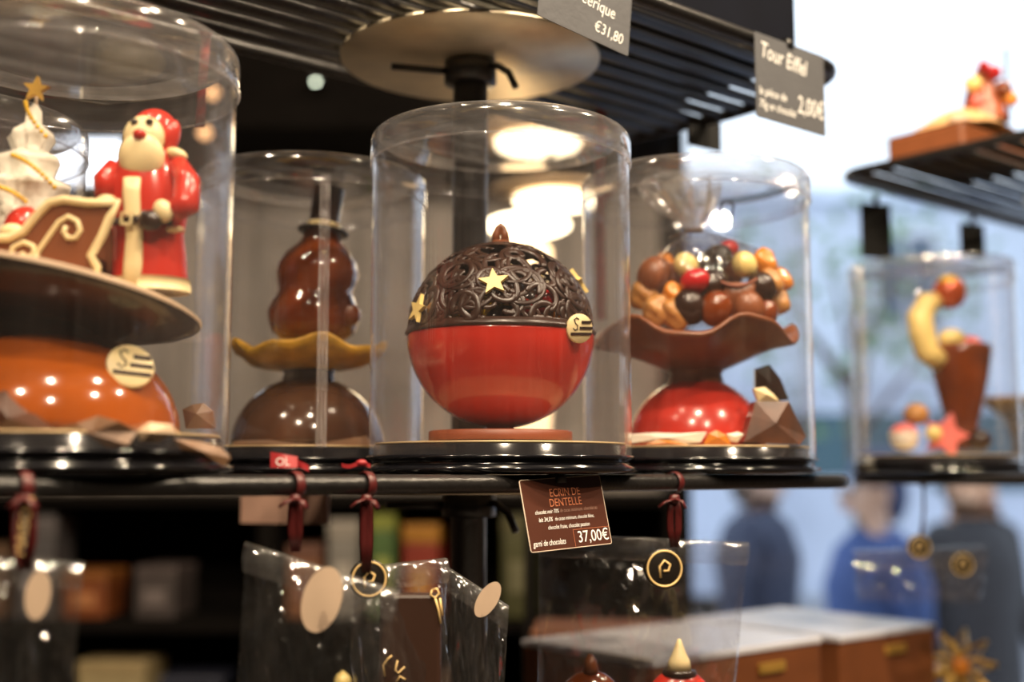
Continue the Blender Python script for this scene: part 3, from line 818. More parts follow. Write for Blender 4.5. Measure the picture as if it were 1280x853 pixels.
q = MB(); q.ell(L(193, 166, .0045), (31 * k, 26 * k, 31 * k)); q.ell(L(213, 172, .000), (12 * k, 14 * k, 24 * k), rot=Euler((0, R(14), 0))); q.build('hood', M['red'], fig)
q = MB(); q.ell(L(221, 193, -.004), (14 * k, 12 * k, 8 * k), rot=Euler((0, R(18), 0))); q.build('hood_pompom', M['cream'], fig)
MB().ell(L(174.5, 168.5, -.0140), (8.5 * k, 8 * k, 7.5 * k)).build('nose', M['red'], fig)
for px, py in ((168, 152.5), (187, 152)):
    MB().ell(L(px, py, -.0122), (5.2 * k, 4 * k, 4.2 * k), 14, 8).build('eye', M['dark'], fig)
q = MB(); q.tube([L(163 + 2.9 * i, 176.5 + 5.2 * math.sin(PI * i / 9), -.0150 + .0004 * abs(i - 4.5)) for i in range(10)], .8 * k, 6); q.build('mouth', M['dark'], fig)
q = MB(); q.tube([L(222, 205, -.004), L(234, 228, -.008), L(232, 256, -.0125), L(214, 268, -.0168)], [13 * k, 17 * k, 18 * k, 12 * k], 14); q.build('sleeve', M['red'], fig)
q = MB(); q.tube([L(146, 208, -.004), L(132, 226, -.007), L(131, 246, -.011)], [13 * k, 16 * k, 12 * k], 14); q.build('sleeve', M['red'], fig)
MB().ell(L(204, 264, -.0185), (12 * k, 9 * k, 15 * k), rot=Euler((0, R(-25), 0))).build('cuff', M['cream'], fig)
MB().ell(L(133, 250, -.012), (12 * k, 9 * k, 7 * k)).build('cuff', M['cream'], fig)
q = MB(); q.ell(L(188, 276, -.0190), (15 * k, 10 * k, 13.5 * k)); q.ell(L(180, 268, -.0205), (5 * k, 5 * k, 5 * k)); q.build('mitten', M['dark'], fig)
q = MB(); q.tube([L(141, 277, -.010), L(152, 276, -.0150), L(166, 274, -.0170), L(180, 274, -.0165), L(215, 277, -.0105)], [(5 * k, .0012)] * 5, 8, flat=(0, -1, 0)); q.build('belt', M['dark'], fig)
q = MB()
bc = L(158, 273, -.0178)
for dx, dz, sx, sz in ((-6, 0, 2.6, 16), (6, 0, 2.6, 16), (0, 7, 14, 2.6), (0, -7, 14, 2.6)):
    q.box(bc + Vector((dx * k, 0, dz * k)), (sx * k, .0012, sz * k))
q.build('buckle', M['cream'], fig)
MB().ell(L(219, 287, -.0105), (11 * k, 6 * k, 4.5 * k)).build('pocket_trim', M['cream'], fig)

# sleigh (two side panels joined by a seat)
so = on_plate(-.004, -.038)
sl = thing('sleigh', 'milk chocolate sleigh panel piped with cream outline and scroll', 'chocolate', so)
g = Rig(sl, so.y); k = g.k
outline = [(-60, 332), (-60, 290), (-20, 298), (12, 298), (30, 290), (46, 270), (62, 254), (80, 250), (110, 254), (148, 254), (138, 272), (128, 296), (114, 320), (122, 335), (124, 346), (60, 338)]
poly = [(g(px, py).x, g(px, py).z) for px, py in outline]
rotX = Matrix.Rotation(PI / 2, 4, 'X')
q = MB(); q.prism(poly, .003, Matrix.Translation((0, .003, 0)) @ rotX); q.build('side_panel', M['milk'], sl)
q = MB(); q.tube([(x, -.0006, z) for x, z in poly], .0021, 8, closed=True); q.build('piping', M['cream'], sl)
q = MB(); q.prism(poly, .003, Matrix.Translation((0, .034, 0)) @ rotX); q.build('side_panel', M['milk'], sl)
sp = [(28, 330), (48, 315), (64, 292), (74, 278), (86, 271), (97, 277), (101, 288), (95, 298), (85, 298), (80, 290), (83, 283)]
q = MB(); q.tube([g(a, b) + Vector((0, -.0004, 0)) for a, b in sp], .0013, 8)
sp2 = [(48, 316), (38, 332), (22, 334), (13, 322), (17, 309), (30, 303), (42, 308), (43, 317), (34, 322), (27, 317)]
q.tube([g(a, b) + Vector((0, -.0002, 0)) for a, b in sp2], .0013, 8); q.build('scroll', M['cream'], sl)
q = MB(); a, b = g(-50, 320), g(105, 300); q.box(((a.x + b.x) / 2, .017, (a.z + b.z) / 2 - .003), (b.x - a.x, .028, .004)); q.build('seat', M['milk'], sl)
rs = MB(); ro_ = Vector(sl.location)
rs.ell((0, 0, 0), (.010, .010, .012), 20, 12); rs.m = 0
sk = tag(rs.build('red_sack', M['red'], loc=ro_ + g(14, 280) + Vector((0, .016, 0))), 'red chocolate bundle sitting in the sleigh', 'chocolate')
rs2 = MB(); rs2.ell(g(8, 284) - g(14, 280) + Vector((0, -.010, -.001)), (.006, .003, .004), 14, 8); rs2.build('cream_trim', M['cream'], sk)

# white tree with gold beads
to = on_plate(-.052, -.002)
tr = thing('white_tree', 'white chocolate fir tree with gold bead garlands and a gold star', 'chocolate', to)
g = Rig(tr, to.y); k = g.k
X0 = 24
q = MB(); prof = []
for (py, wpx) in [(344, 52), (300, 56), (276, 44), (268, 46), (262, 30), (238, 50), (230, 50), (222, 30), (206, 38), (198, 36), (190, 20), (174, 28), (166, 24), (155, 10), (140, 9), (128, 1)]:
    prof.append((wpx * k, g(X0, py).z))
n = 28; vs = []; fs = []
for i in range(n):
    a = 2 * PI * i / n
    for j, (r_, z) in enumerate(prof):
        f_ = 1 + .10 * math.sin(5 * a + j)
        cx = g(X0 + (350 - (350 - j * 14)) * .06, 300).x
        vs.append(Vector((cx + r_ * f_ * math.cos(a), r_ * f_ * math.sin(a), z)))
m_ = len(prof)
for i in range(n):
    j = (i + 1) % n
    for r_ in range(m_ - 1): fs.append((i * m_ + r_, j * m_ + r_, j * m_ + r_ + 1, i * m_ + r_ + 1))
q.add(vs, fs); q.build('tree_body', M['white'], tr)
bm_ = MB().ell((0, 0, 0), 3.1 * k, 10, 7).build('gold_bead', M['gold'], tr)
def beads(p0, p1, p2, n, dy):
    for i in range(n):
        t = i / (n - 1)
        px = (1 - t) ** 2 * p0[0] + 2 * t * (1 - t) * p1[0] + t * t * p2[0]; py = (1 - t) ** 2 * p0[1] + 2 * t * (1 - t) * p1[1] + t * t * p2[1]
        o = bm_.copy(); COL.objects.link(o); o.parent = tr; o.location = g(px, py, dy - .006 * math.sin(PI * t))
beads((32, 128), (34, 146), (57, 170), 9, -.010)
beads((16, 194), (40, 202), (68, 234), 12, -.020)
beads((0, 234), (15, 238), (32, 252), 8, -.024)
bm_.location = g(-6, 244, -.024)
sm = Matrix.Translation(g(47, 113, -.004)) @ Matrix.Rotation(PI / 2, 4, 'X')
MB().prism(star_poly(17 * k, 7.5 * k, .12), .003, sm).build('star', mat('gold_star', (.62, .36, .06), .35, .2), tr)
q = MB(); q.tube([g(44, 140), g(46, 118)], 2.5 * k, 8); q.build('star_stem', M['rimtan'], tr)

# shards and leaves around the stands
def shard(name, label, pts, Y, th, m, grp='chocolate shards around the stands', curl=.0, dys=None, drop=None):
    """a curled flake: an outline of pixel corners on an upright sheet at depth Y"""
    wp = [P(px, py, Y + (dys[i] if dys else 0)) for i, (px, py) in enumerate(pts)]
    c = sum(wp, Vector()) / len(wp)
    lo = min(p_.z for p_ in wp)
    o = Vector((c.x, c.y, lo))
    q = MB(); n = len(wp)
    top = []; 
    for p_ in wp: top.append(p_ - o)
    cc = c - o + Vector((0, -curl, 0))
    vs = top + [cc] + [t_ + Vector((0, th, 0)) for t_ in top] + [cc + Vector((0, th, 0))]
    fs = [(i, (i + 1) % n, n) for i in range(n)] + [((i + 1) % n + n + 1, i + n + 1, 2 * n + 1) for i in range(n)] + [(i, i + n + 1, (i + 1) % n + n + 1, (i + 1) % n) for i in range(n)]
    q.add(vs, fs, False)
    return tag(q.build(name, m, loc=o), label, 'chocolate', grp)
shard('chocolate_shard', 'dark copper flake leaning at the bottom left corner of the nearest jar', [(-40, 470), (8, 488), (40, 515), (78, 545), (74, 560), (-40, 566)], .525, .002, M['shard'], curl=.008, dys=[.004, 0, 0, -.004, 0, 0])
shard('chocolate_leaf', 'crinkled brown flake along the foot of the orange dome', [(58, 538), (95, 530), (122, 520), (148, 527), (172, 540), (160, 556), (118, 566), (80, 562)], .522, .002, M['leaf'], curl=.006, dys=[.004, -.003, .004, -.002, .004, 0, 0, 0])
shard('chocolate_leaf', 'pale curled flake at the foot of the orange dome, right side', [(170, 540), (186, 528), (215, 531), (218, 542), (196, 553), (176, 552)], .527, .002, M['rimtan'], curl=.006)
shard('chocolate_leaf', 'brown flake lying over the tray edge of the nearest jar', [(216, 548), (250, 552), (276, 560), (288, 573), (280, 585), (252, 572), (226, 562)], .545, .0015, M['leaf'], curl=.004)
shard('chocolate_leaf', 'upright brown flake behind the orange dome', [(228, 512), (240, 506), (254, 504), (266, 514), (270, 536), (232, 536)], .62, .002, M['leaf'], curl=.005)

# ------------------------------------------------------------------ snowman jar
s2 = thing('chocolate_stand', 'dark glossy chocolate dome with a wavy ochre dish in the rear left jar', 'chocolate', (JS.x, JS.y, E + .019))
MB().ell((0, 0, 0), (.0545, .0545, .050), 48, 16, half=True).build('dome', M['milkgloss'], s2)
MB().lathe([(.020, .042), (.018, .052), (.026, .062), (0, .062)], 28).build('neck', M['dark'], s2)
wob = lambda a, r_: (.0028 * math.sin(4 * a + .6) + .0016 * math.sin(9 * a)) * (r_ / .05) ** 3
q = MB(); q.lathe([(0, .054), (.022, .0545), (.040, .0585), (.052, .0640), (.0555, .0690), (.0550, .0712), (.0520, .0715), (.040, .0665), (0, .0635)], 64, wob=wob); q.build('dish', M['ochre'], s2)
so = Vector((JS.x, JS.y, E + .019 + .064))
sn = thing('chocolate_figure', 'caramel brown rounded chocolate figure wearing a dark top hat', 'figurine', so)
g = Rig(sn, JS.y); k = g.k
q = MB()
def rings(mb, G, rows, n=28):
    kk = G.k; vs = []; fs = []
    for (px, py, wx, wy) in rows:
        c = G(px, py)
        for i in range(n):
            a = 2 * PI * i / n; vs.append(c + Vector((wx * kk * math.cos(a), wy * kk * math.sin(a), 0)))
    for r_ in range(len(rows) - 1):
        for i in range(n):
            j = (i + 1) % n; fs.append((r_ * n + i, r_ * n + j, (r_ + 1) * n + j, (r_ + 1) * n + i))
    fs.append(list(reversed(range(n)))); fs.append([(len(rows) - 1) * n + i for i in range(n)])
    mb.add(vs, fs)
rings(q, g, [(392, 425, 40, 40), (392, 416, 52, 50), (392, 402, 57, 54), (392, 388, 57, 54), (393, 374, 51, 48), (394, 366, 46, 44), (396, 358, 49, 46), (397, 344, 52, 48), (397, 330, 49, 46), (398, 316, 40, 38), (400, 306, 29, 28), (402, 298, 24, 24), (403, 288, 23, 23), (404, 282, 14, 14)])
q.build('body', M['caramel'], sn)
for a, b in ((344, 392), (434, 394)):
    MB().ell(g(a + 4, b, -.014), (13 * k, 12 * k, 14 * k)).build('arm', M['caramel'], sn)
q = MB(); q.M = Matrix.Translation(g(404, 291)) @ Euler((R(-4), R(6), 0)).to_matrix().to_4x4()
q.lathe([(0, -.0006), (32 * k, -.0006), (33 * k, .0004), (32 * k, .0014), (19 * k, .0016), (19.5 * k, 30 * k), (20.5 * k, 57 * k), (20 * k, 58.5 * k), (0, 58.5 * k)], 32); hat = q.build('top_hat', M['dark'], sn)
q = MB(); q.M = Matrix.Translation(g(404, 291)) @ Euler((R(-4), R(6), 0)).to_matrix().to_4x4()
q.lathe([(19.2 * k, .0018), (21.5 * k, .0018), (22 * k, 6 * k), (21.2 * k, 11.5 * k), (19.2 * k, 11.5 * k)], 32); q.build('hat_band', M['cream'], hat)
MB().ell(g(405, 316, -.022), (3 * k, 3 * k, 3 * k), 10, 8).build('button', M['cream'], sn)
shard('chocolate_leaf', 'long tan flake along the foot of the dark dome in the rear left jar', [(292, 552), (330, 550), (372, 552), (412, 558), (440, 548), (458, 545), (463, 556), (430, 566), (360, 568), (292, 566)], .806, .002, M['leaf'], curl=.004)
shard('chocolate_leaf', 'small crumpled tan flake by the red ribbon knot', [(288, 572), (300, 566), (318, 570), (322, 580), (296, 583)], .80, .002, M['rimtan'], curl=.004)

# ------------------------------------------------------------------ right jar: red dome, wavy dish, cellophane bundle
s3 = thing('chocolate_stand', 'red chocolate dome with a wavy brown dish in the right jar', 'chocolate', (JRt.x - .001, JRt.y, E + .019))
MB().ell((0, 0, 0), (.0490, .049, .050), 48, 16, half=True).build('dome', M['red'], s3)
MB().lathe([(.021, .043), (.018, .052), (.026, .060), (0, .060)], 28).build('neck', M['milk'], s3)
wob = lambda a, r_: (.0080 * math.cos(5 * (a + R(66))) + .0015 * math.sin(13 * a)) * (r_ / .074) ** 3
q = MB(); q.lathe([(0, .052), (.018, .0535), (.040, .063), (.058, .0715), (.0715, .0770), (.0735, .0785), (.0730, .0805), (.0705, .0812), (.056, .0760), (.036, .068), (0, .059)], 72, wob=wob); q.build('dish', M['milk'], s3)
bo = Vector((JRt.x + .003, JRt.y, E + .019 + .064))
cel = thing('cellophane_bundle', 'clear cellophane bundle of sweets tied with a brown ribbon', 'bag', bo)
g = Rig(cel, JRt.y); k = g.k
q = MB()
rows = [(890, 412, 62), (888, 398, 82), (888, 376, 96), (888, 352, 98), (888, 330, 88), (886, 312, 66), (880, 300, 40), (872, 292, 17), (868, 287, 9), (864, 278, 16), (858, 262, 32), (852, 246, 42), (848, 232, 46)]
n = 48; vs = []; fs = []
rnd = random.Random(4)
for ri, (px, py, wr) in enumerate(rows):
    c = g(px, py)
    for i in range(n):
        a = 2 * PI * i / n
        nn = noise.noise(Vector((math.cos(a) * 2.2, math.sin(a) * 2.2, ri * .5))) * .16
        pl = (.22 * math.sin(9 * a + ri * .2) if ri > 8 else .05 * math.sin(11 * a)) + nn
        rr = wr * k * (1 + pl) * (.86 if ri <= 6 else 1); vs.append(c + Vector((rr * math.cos(a), rr * .8 * math.sin(a), (.004 * math.sin(7 * a + 1) if ri == len(rows) - 1 else 0))))
for ri in range(len(rows) - 1):
    for i in range(n):
        j = (i + 1) % n; fs.append((ri * n + i, ri * n + j, (ri + 1) * n + j, (ri + 1) * n + i))
q.add(vs, [f_ for f_ in fs if f_[0] < 8 * n]); q.build('wrapper', M['cello'], cel)
q = MB(); q.add(vs, [f_ for f_ in fs if f_[0] >= 8 * n], False); q.build('gathered_top', M['fan'], cel)
q = MB(); q.tube([g(868 + 9 * math.cos(a), 288, .006 * math.sin(a) - 0) for a in [2 * PI * i / 16 for i in range(16)]], (.0016), 8, closed=True)
q.tube([g(866, 288, -.007), g(852, 292, -.010), g(838, 297, -.010)], [(.0026, .0006), (.003, .0006), (.0034, .0006)], 8)
q.build('ribbon_tie', mat('brown_ribbon', (.10, .055, .035), .4), cel)
q = MB(); q.tube([g(898, 282, -.010), g(900, 264, -.010), g(904, 251, -.010), (g(911, 251, -.010)), g(917, 257, -.010), g(914, 280, -.010)], [(.0018, .0007)] * 6, 8); q.build('ribbon_loop', M['blackgloss'], cel)

sweets = [('cherry_candy', 'cherry', 869, 352, 19, -.036, 'round red glossy candy in the cellophane bundle', 'candy'), ('black_candy', 'blackgloss', 897, 322, 19, -.020, 'round black glossy candy at the top of the cellophane bundle', 'candy'),
          ('red_candy', 'cherry', 910, 312, 14, -.010, 'red candy behind the black one in the cellophane bundle', 'candy'), ('yellow_candy', 'paleyellow', 931, 331, 15, -.026, 'pale yellow candy right of the black one in the bundle', 'candy'),
          ('yellow_candy', 'paleyellow', 858, 332, 15, -.020, 'pale yellow candy above the red one in the bundle', 'candy'), ('dried_orange', 'orange', 957, 328, 15, -.020, 'orange dried fruit piece at the right of the bundle', 'candy'),
          ('nut_candy', 'nut', 823, 388, 17, -.030, 'golden nut cluster low at the left of the bundle', 'candy'), ('nut_candy', 'nut', 974, 378, 14, -.018, 'golden nut cluster low at the right of the bundle', 'candy'), ('brown_candy', 'milk', 818, 345, 22, -.012, 'brown oval candy at the left of the bundle', 'candy'),
          ('nut_candy', 'nut', 965, 352, 14, -.026, 'nut piece under the dried fruit in the bundle', 'candy'), ('dried_orange', 'orange', 842, 368, 13, -.032, 'amber fruit piece left of the red candy in the bundle', 'candy'),
          ('dark_candy', 'dark', 952, 360, 18, -.030, 'dark candy low at the right of the bundle', 'candy'), ('dark_candy', 'dark', 862, 384, 20, -.038, 'dark candy under the red one in the bundle', 'candy'), ('brown_candy', 'milk', 935, 385, 20, -.036, 'brown candy low in the middle right of the bundle', 'candy')]
sweets += [('brown_candy', 'milk', 838, 348, 17, -.006, 'brown candy between the left oval one and the yellow one', 'candy'), ('nut_candy', 'nut', 808, 368, 18, -.010, 'nut cluster at the far left of the bundle', 'candy'), ('dried_orange', 'orange', 832, 330, 13, .000, 'orange piece at the upper left of the bundle', 'candy'),
           ('dark_candy', 'dark', 890, 360, 22, -.030, 'dark candy in the middle of the bundle', 'candy'), ('brown_candy', 'caramel', 895, 386, 20, -.040, 'glossy brown candy at the front of the dish', 'candy'), ('nut_candy', 'nut', 846, 392, 18, -.034, 'nut cluster at the front left of the dish', 'candy'),
           ('dried_orange', 'orange', 978, 350, 13, -.004, 'orange piece at the far right of the bundle', 'candy'), ('brown_candy', 'milk', 915, 338, 18, .004, 'brown candy behind the yellow one in the bundle', 'candy'), ('dark_candy', 'dark', 880, 332, 16, .004, 'dark candy behind the black one in the bundle', 'candy'), ('brown_candy', 'caramel', 955, 392, 17, -.030, 'glossy brown candy at the right of the dish', 'candy')]
for (nm, m_, px, py, rp, dy, lb, ct_) in sweets:
    r_ = rp * k; q = MB(); q.ell((0, 0, 0), (r_, r_, r_ * (.85 if m_ in ('cherry', 'blackgloss') else 1.15)), 20, 12, Euler((0, R(rnd.uniform(-35, 35)), 0)))
    if m_ in ('nut', 'orange'):
        for i, v_ in enumerate(q.v): q.v[i] = v_ * (1 + .35 * noise.noise(v_ * 140))
    tag(q.build(nm, M[m_], loc=P(px, py, JRt.y + dy)), lb, ct_, 'sweets in the cellophane bundle')
cup = thing('chocolate_cup', 'small brown chocolate cup with raised rim in the cellophane bundle', 'chocolate', P(921, 394, JRt.y - .034))
G2 = Rig(cup, JRt.y - .034)
q = MB(); rings(q, G2, [(921, 394, 18, 14), (921, 372, 22, 16), (921, 356, 25, 18)]); q.build('cup', M['milk'], cup)
q = MB(); q.tube([G2(921 + 26 * math.cos(a), 353 - (5 * math.cos(2 * a)), 18 * G2.k * math.sin(a)) for a in [2 * PI * i / 24 for i in range(24)]], .0012, 8, closed=True); q.build('rim', M['plinth'], cup)
shard('chocolate_shard', 'tall copper brown wedge leaning on the red dome in the right jar', [(930, 553), (940, 520), (944, 502), (986, 502), (1008, 546), (1000, 556)], .800, .018, M['shard'], curl=.004, dys=[0, .004, .008, .012, .014, .004])
shard('chocolate_shard', 'dark square flake standing above the copper wedge', [(944, 488), (944, 461), (962, 456), (976, 474), (986, 500), (968, 502)], .834, .004, M['dark'], curl=.002)
shard('chocolate_shard', 'cream curl between the wedge and the dark flake', [(942, 486), (956, 484), (968, 494), (974, 502), (948, 502)], .815, .006, M['cream'], curl=.003)
shard('chocolate_shard', 'long white flake along the foot of the red dome', [(788, 543), (815, 541), (850, 542), (884, 540), (876, 553), (850, 556), (830, 551), (788, 554)], .806, .003, M['white'], curl=.002)
shard('chocolate_shard', 'amber flake at the middle foot of the red dome', [(880, 556), (886, 542), (896, 538), (908, 544), (914, 556)], .800, .004, M['orange'], curl=.003)
shard('chocolate_shard', 'white flake right of the amber one at the foot of the red dome', [(908, 543), (922, 540), (930, 543), (922, 553), (914, 552)], .803, .003, M['white'], curl=.002)
shard('chocolate_shard', 'low amber flake left at the foot of the red dome', [(806, 556), (822, 550), (846, 551), (862, 557)], .798, .004, M['orange'], curl=.002)

# ------------------------------------------------------------------ far jar contents
fc = thing('chocolate_cone', 'amber chocolate cone cup with a curled yellow stem and red ball, blurred far right', 'chocolate', (JF.x + .021, JF.y, E + .019))
g = Rig(fc, JF.y); k = g.k
q = MB(); rings(q, g, [(1204, 562, 22, 22), (1204, 545, 17, 17), (1203, 528, 20, 20), (1202, 500, 27, 27), (1201, 470, 34, 34), (1201, 440, 38, 38), (1201, 432, 37, 37)]); q.build('cup', M['caramel'], fc)
q = MB(); q.tube([g(1176, 452, -.01), g(1158, 440, -.012), g(1152, 415, -.012), g(1150, 396, -.01), g(1160, 378, -.008), g(1176, 374, -.006)], [14 * k, 15 * k, 16 * k, 16 * k, 14 * k, 10 * k], 12); q.build('curled_stem', M['yellow'], fc)
MB().ell(g(1187, 366, -.006), 21 * k).build('ball', mat('red_gold_ball', (.55, .09, .02), .15, .2, coat=.5), fc)
MB().ell(g(1186, 352, -.010), (13 * k, 12 * k, 8 * k)).build('ball_top', M['gold'], fc)
MB().ell(g(1190, 424, -.012), (17 * k, 15 * k, 13 * k)).build('cream_scoop', M['paleyellow'], fc)
MB().ell(g(1212, 436, -.012), (18 * k, 16 * k, 16 * k)).build('pink_scoop', M['pink'], fc)
for (nm, px, py, r_, m_, lb, star) in [('star_candy', 1180, 545, 26, 'pink', 'pink star-shaped candy in the far jar', True), ('striped_candy', 1130, 545, 17, 'pink', 'red and white round candy in the far jar', False), ('nut_candy', 1145, 518, 15, 'nut', 'golden nut piece in the far jar', False), ('yellow_candy', 1167, 542, 10, 'paleyellow', 'pale yellow candy on the pink star in the far jar', False), ('dark_candy', 1224, 550, 15, 'dark', 'dark candy at the right in the far jar', False)]:
    q = MB()
    if star: q.prism(star_poly(r_ * k * 1.1, r_ * k * .55, .3), .008, Matrix.Rotation(PI / 2, 4, 'X'))
    else: q.ell((0, 0, 0), (r_ * k, r_ * k, r_ * k * .9), 18, 12)
    o = tag(q.build(nm, M[m_], loc=P(px, py, JF.y - (.035 if nm != 'yellow_candy' else .052))), lb, 'candy', 'sweets in the far jar')
    if nm == 'striped_candy':
        MB().lathe([(r_ * k * 1.02, -.003), (r_ * k * 1.04, 0), (r_ * k * 1.02, .003)], 24).build('white_band', M['white'], o)
        MB().ell((0, 0, -.006), (r_ * k * .95, r_ * k * .95, r_ * k * .6)).build('white_underside', M['white'], o)
o = thing('chocolate_plate', 'yellow dish of chocolate half out of frame beyond the far jar', 'chocolate', P(1275, 520, 1.40))
MB().lathe([(0, 0), (.02, 0), (.045, .018), (.047, .021), (.043, .021), (0, .006)], 32).build('dish', M['ochre'], o)
MB().lathe([(.012, E - .0026 - o.location.z), (.010, -.03), (.02, .0), (0, .0)], 24).build('stem', M['dark'], o)

# pieces on the far upper shelf
UPF = .314 + .0034
UP = .3055 + .0054
o = thing('chocolate_log', 'brown chocolate log cake under a tan shell on the far upper shelf', 'chocolate', (.468, 1.218, E + UPF), (0, 0, YAW))
q = MB(); q.box((0, 0, .012), (.145, .085, .026), bev=.004); q.build('log', M['milk'], o)
q = MB(); q.sheet(lambda a, b: ((a - .5) * .140, (b - .5) * .088, .026 + .034 * math.sin(PI * a) ** 1.5 * math.sin(PI * (b * .8 + .1))), 18, 10); q.sheet(lambda a, b: ((a - .5) * .140, (.5 - b) * .088, .0245), 4, 4); q.build('shell', mat('tan_shell', (.70, .42, .20), .4), o)
MB().ell((-.054, -.028, .030), (.014, .010, .008)).build('tan_drop', M['sticker'], o)
tw = thing('chocolate_spire', 'red and brown chocolate spire with candied balls on the far upper shelf', 'chocolate', o.location + Vector((.024, .0, .046)))
q = MB(); q.lathe([(.024, 0), (.020, .02), (.017, .034), (.010, .046), (.003, .064), (0, .068)], 20); q.build('spire', mat('russet_choc', (.30, .075, .03), .3), tw)
for (x, z, r_, m_) in [(-.016, .036, .009, 'paleyellow'), (.006, .048, .008, 'cherry'), (.014, .030, .010, 'caramel'), (-.012, .018, .008, 'pink'), (-.004, .055, .006, 'cherry'), (.022, .02, .008, 'orange')]:
    MB().ell((x, -.016, z), r_, 16, 10).build('candied_ball', M[m_], tw)
q = MB(); q.tube([(.026, 0, .0), (.026, 0, .08)], .0016, 6); q.build('skewer', M['housing'], tw)
# box and cap on the near upper shelf
nb = thing('navy_gift_box', 'dark navy box standing on the near upper shelf above the cards', 'box', SW(.222, .120, UP), (0, 0, YAW))
MB().box((0, 0, .05), (.200, .19, .10), bev=.003).build('body', mat('navy_card', (.003, .004, .009), .8, spec=.1), nb)
MB().box((0, 0, .108), (.206, .196, .03), bev=.003).build('lid', mat('navy_lid', (.003, .004, .010), .8, spec=.1), nb)
wc = thing('white_pebble_candy', 'small white candy on the near upper shelf above the right card', 'candy', SW(.262, .018, UP + .004))
MB().ell((0, 0, 0), (.009, .008, .005)).build('candy', M['white'], wc)
MB().ell((.001, 0, .0035), (.005, .004, .0025)).build('sugar_tip', M['white'], wc)

# ------------------------------------------------------------------ cards
def card(name, label, origin, wd, hh, yaw, roll, mats, tilt=0., hook=True):
    o = bpy.data.objects.new(name, None); COL.objects.link(o)
    o.location = origin
    o.rotation_euler = (Matrix.Rotation(yaw, 3, 'Z') @ Matrix.Rotation(PI / 2 + tilt, 3, 'X') @ Matrix.Rotation(roll, 3, 'Z')).to_euler()
    tag(o, label, 'sign')
    rr = .0012
    poly = []
    for (cx, cy, a0) in ((wd - rr, -rr, 0), (rr, -rr, PI / 2), (rr, -hh + rr, PI), (wd - rr, -hh + rr, 1.5 * PI)):
        for i in range(4): poly.append((cx + rr * math.cos(a0 + PI / 2 * i / 3), cy + rr * math.sin(a0 + PI / 2 * i / 3)))
    MB().prism(poly, .0006, Matrix.Translation((0, 0, -.0006))).build('card', mats[0], o)
    if len(mats) > 1: 
        q = MB(); q.tube([(x, y, -.0003) for x, y in poly], .00035, 6, closed=True); q.build('edge', mats[1], o)
    if hook: MB().tube([(wd / 2, -.003, .0004), (wd / 2, .003, .0006), (wd / 2, .0045, -.004), (wd / 2, .001, -.007)], [(.004, .0004)] * 4, 6).build('clip', M['black_metal'], o)
    return o
# brown tag
q0 = SW(.0125, -.0085, -.0040)
tg = card('price_tag', 'brown price tag reading ECRIN DE DENTELLE 37,00€ below the middle jar', q0, .0585, .0400, R(36), R(3), [M['tagbrown'], M['tagedge']], tilt=R(-12))
Wd = .0585
Z = .0002
lettering(tg, 'ECRIN DE', .0064, (Wd * .52, -.0104, Z), M['copperink'], align='CENTER', narrow=.80)
lettering(tg, 'DENTELLE', .0064, (Wd * .51, -.0160, Z), M['copperink'], align='CENTER', narrow=.80)
lettering(tg, 'chocolat noir 70%', .0032, (.0068, -.0196, Z), M['ink'], shear=.25, narrow=.72, bold=.004)
lettering(tg, 'de cacao minimum, chocolat au', .0030, (.0245, -.0195, Z), M['fade'], shear=.25, narrow=.72)
lettering(tg, 'lait 34,5%', .0034, (.0085, -.0240, Z), M['ink'], shear=.25, narrow=.75, bold=.008)
lettering(tg, 'de cacao minimum, chocolat blanc,', .0030, (.0200, -.0239, Z), M['ink'], shear=.25, narrow=.68)
lettering(tg, 'chocolat fraise, chocolat passion', .0033, (Wd * .50, -.0285, Z), M['ink'], shear=.25, narrow=.70, align='CENTER')
lettering(tg, 'garni de chocolats', .0046, (.0020, -.0372, Z), M['ink'], shear=.2, narrow=.68, bold=.004)
lettering(tg, '37,00€', .0092, (Wd - .0012, -.0374, Z), M['ink'], align='RIGHT', narrow=.88, bold=.004)
q = MB()
q.box((.0315, -.0350, Z), (.00018, .010, .0001)); q.box((.0450, -.0300, Z), (.027, .00018, .0001)); q.build('sticker_outline', M['copperink'], tg)
# slate cards
c1 = card('price_card', 'grey card with white handwriting reading Féerique €31,80 at the top', SW(.0325, -.0072, .3120), .0760, .0440, YAW, R(-6), [M['slate']])
lettering(c1, 'Féerique', .0115, (.0620, -.0245, Z), M['ink'], shear=.15, narrow=.82, align='RIGHT', bold=-.002, rot=(0, 0, R(-3)))
lettering(c1, '€31,80', .0102, (.0700, -.0385, Z), M['ink'], shear=.15, narrow=.85, align='RIGHT', bold=-.002, rot=(0, 0, R(-3)))
c2 = card('price_card', 'grey card with white handwriting reading Tour Eiffel 2,00€ at upper right', SW(.2300, -.0072, .3075), .0800, .0610, YAW, R(0), [M['slate']])
lettering(c2, 'Tour Eiffel', .0165, (.005, -.0165, Z), M['ink'], shear=.12, narrow=.76, bold=.004, rot=(0, 0, R(-4)))
lettering(c2, 'la pièce de', .0085, (.003, -.0440, Z), M['ink'], shear=.15, narrow=.85, bold=.006)
lettering(c2, '70g en chocolat', .0085, (.003, -.0535, Z), M['ink'], shear=.15, narrow=.76, bold=.006)
lettering(c2, '2,00€', .0185, (.0785, -.0490, Z), M['ink'], shear=.1, narrow=.72, align='RIGHT', bold=.004)
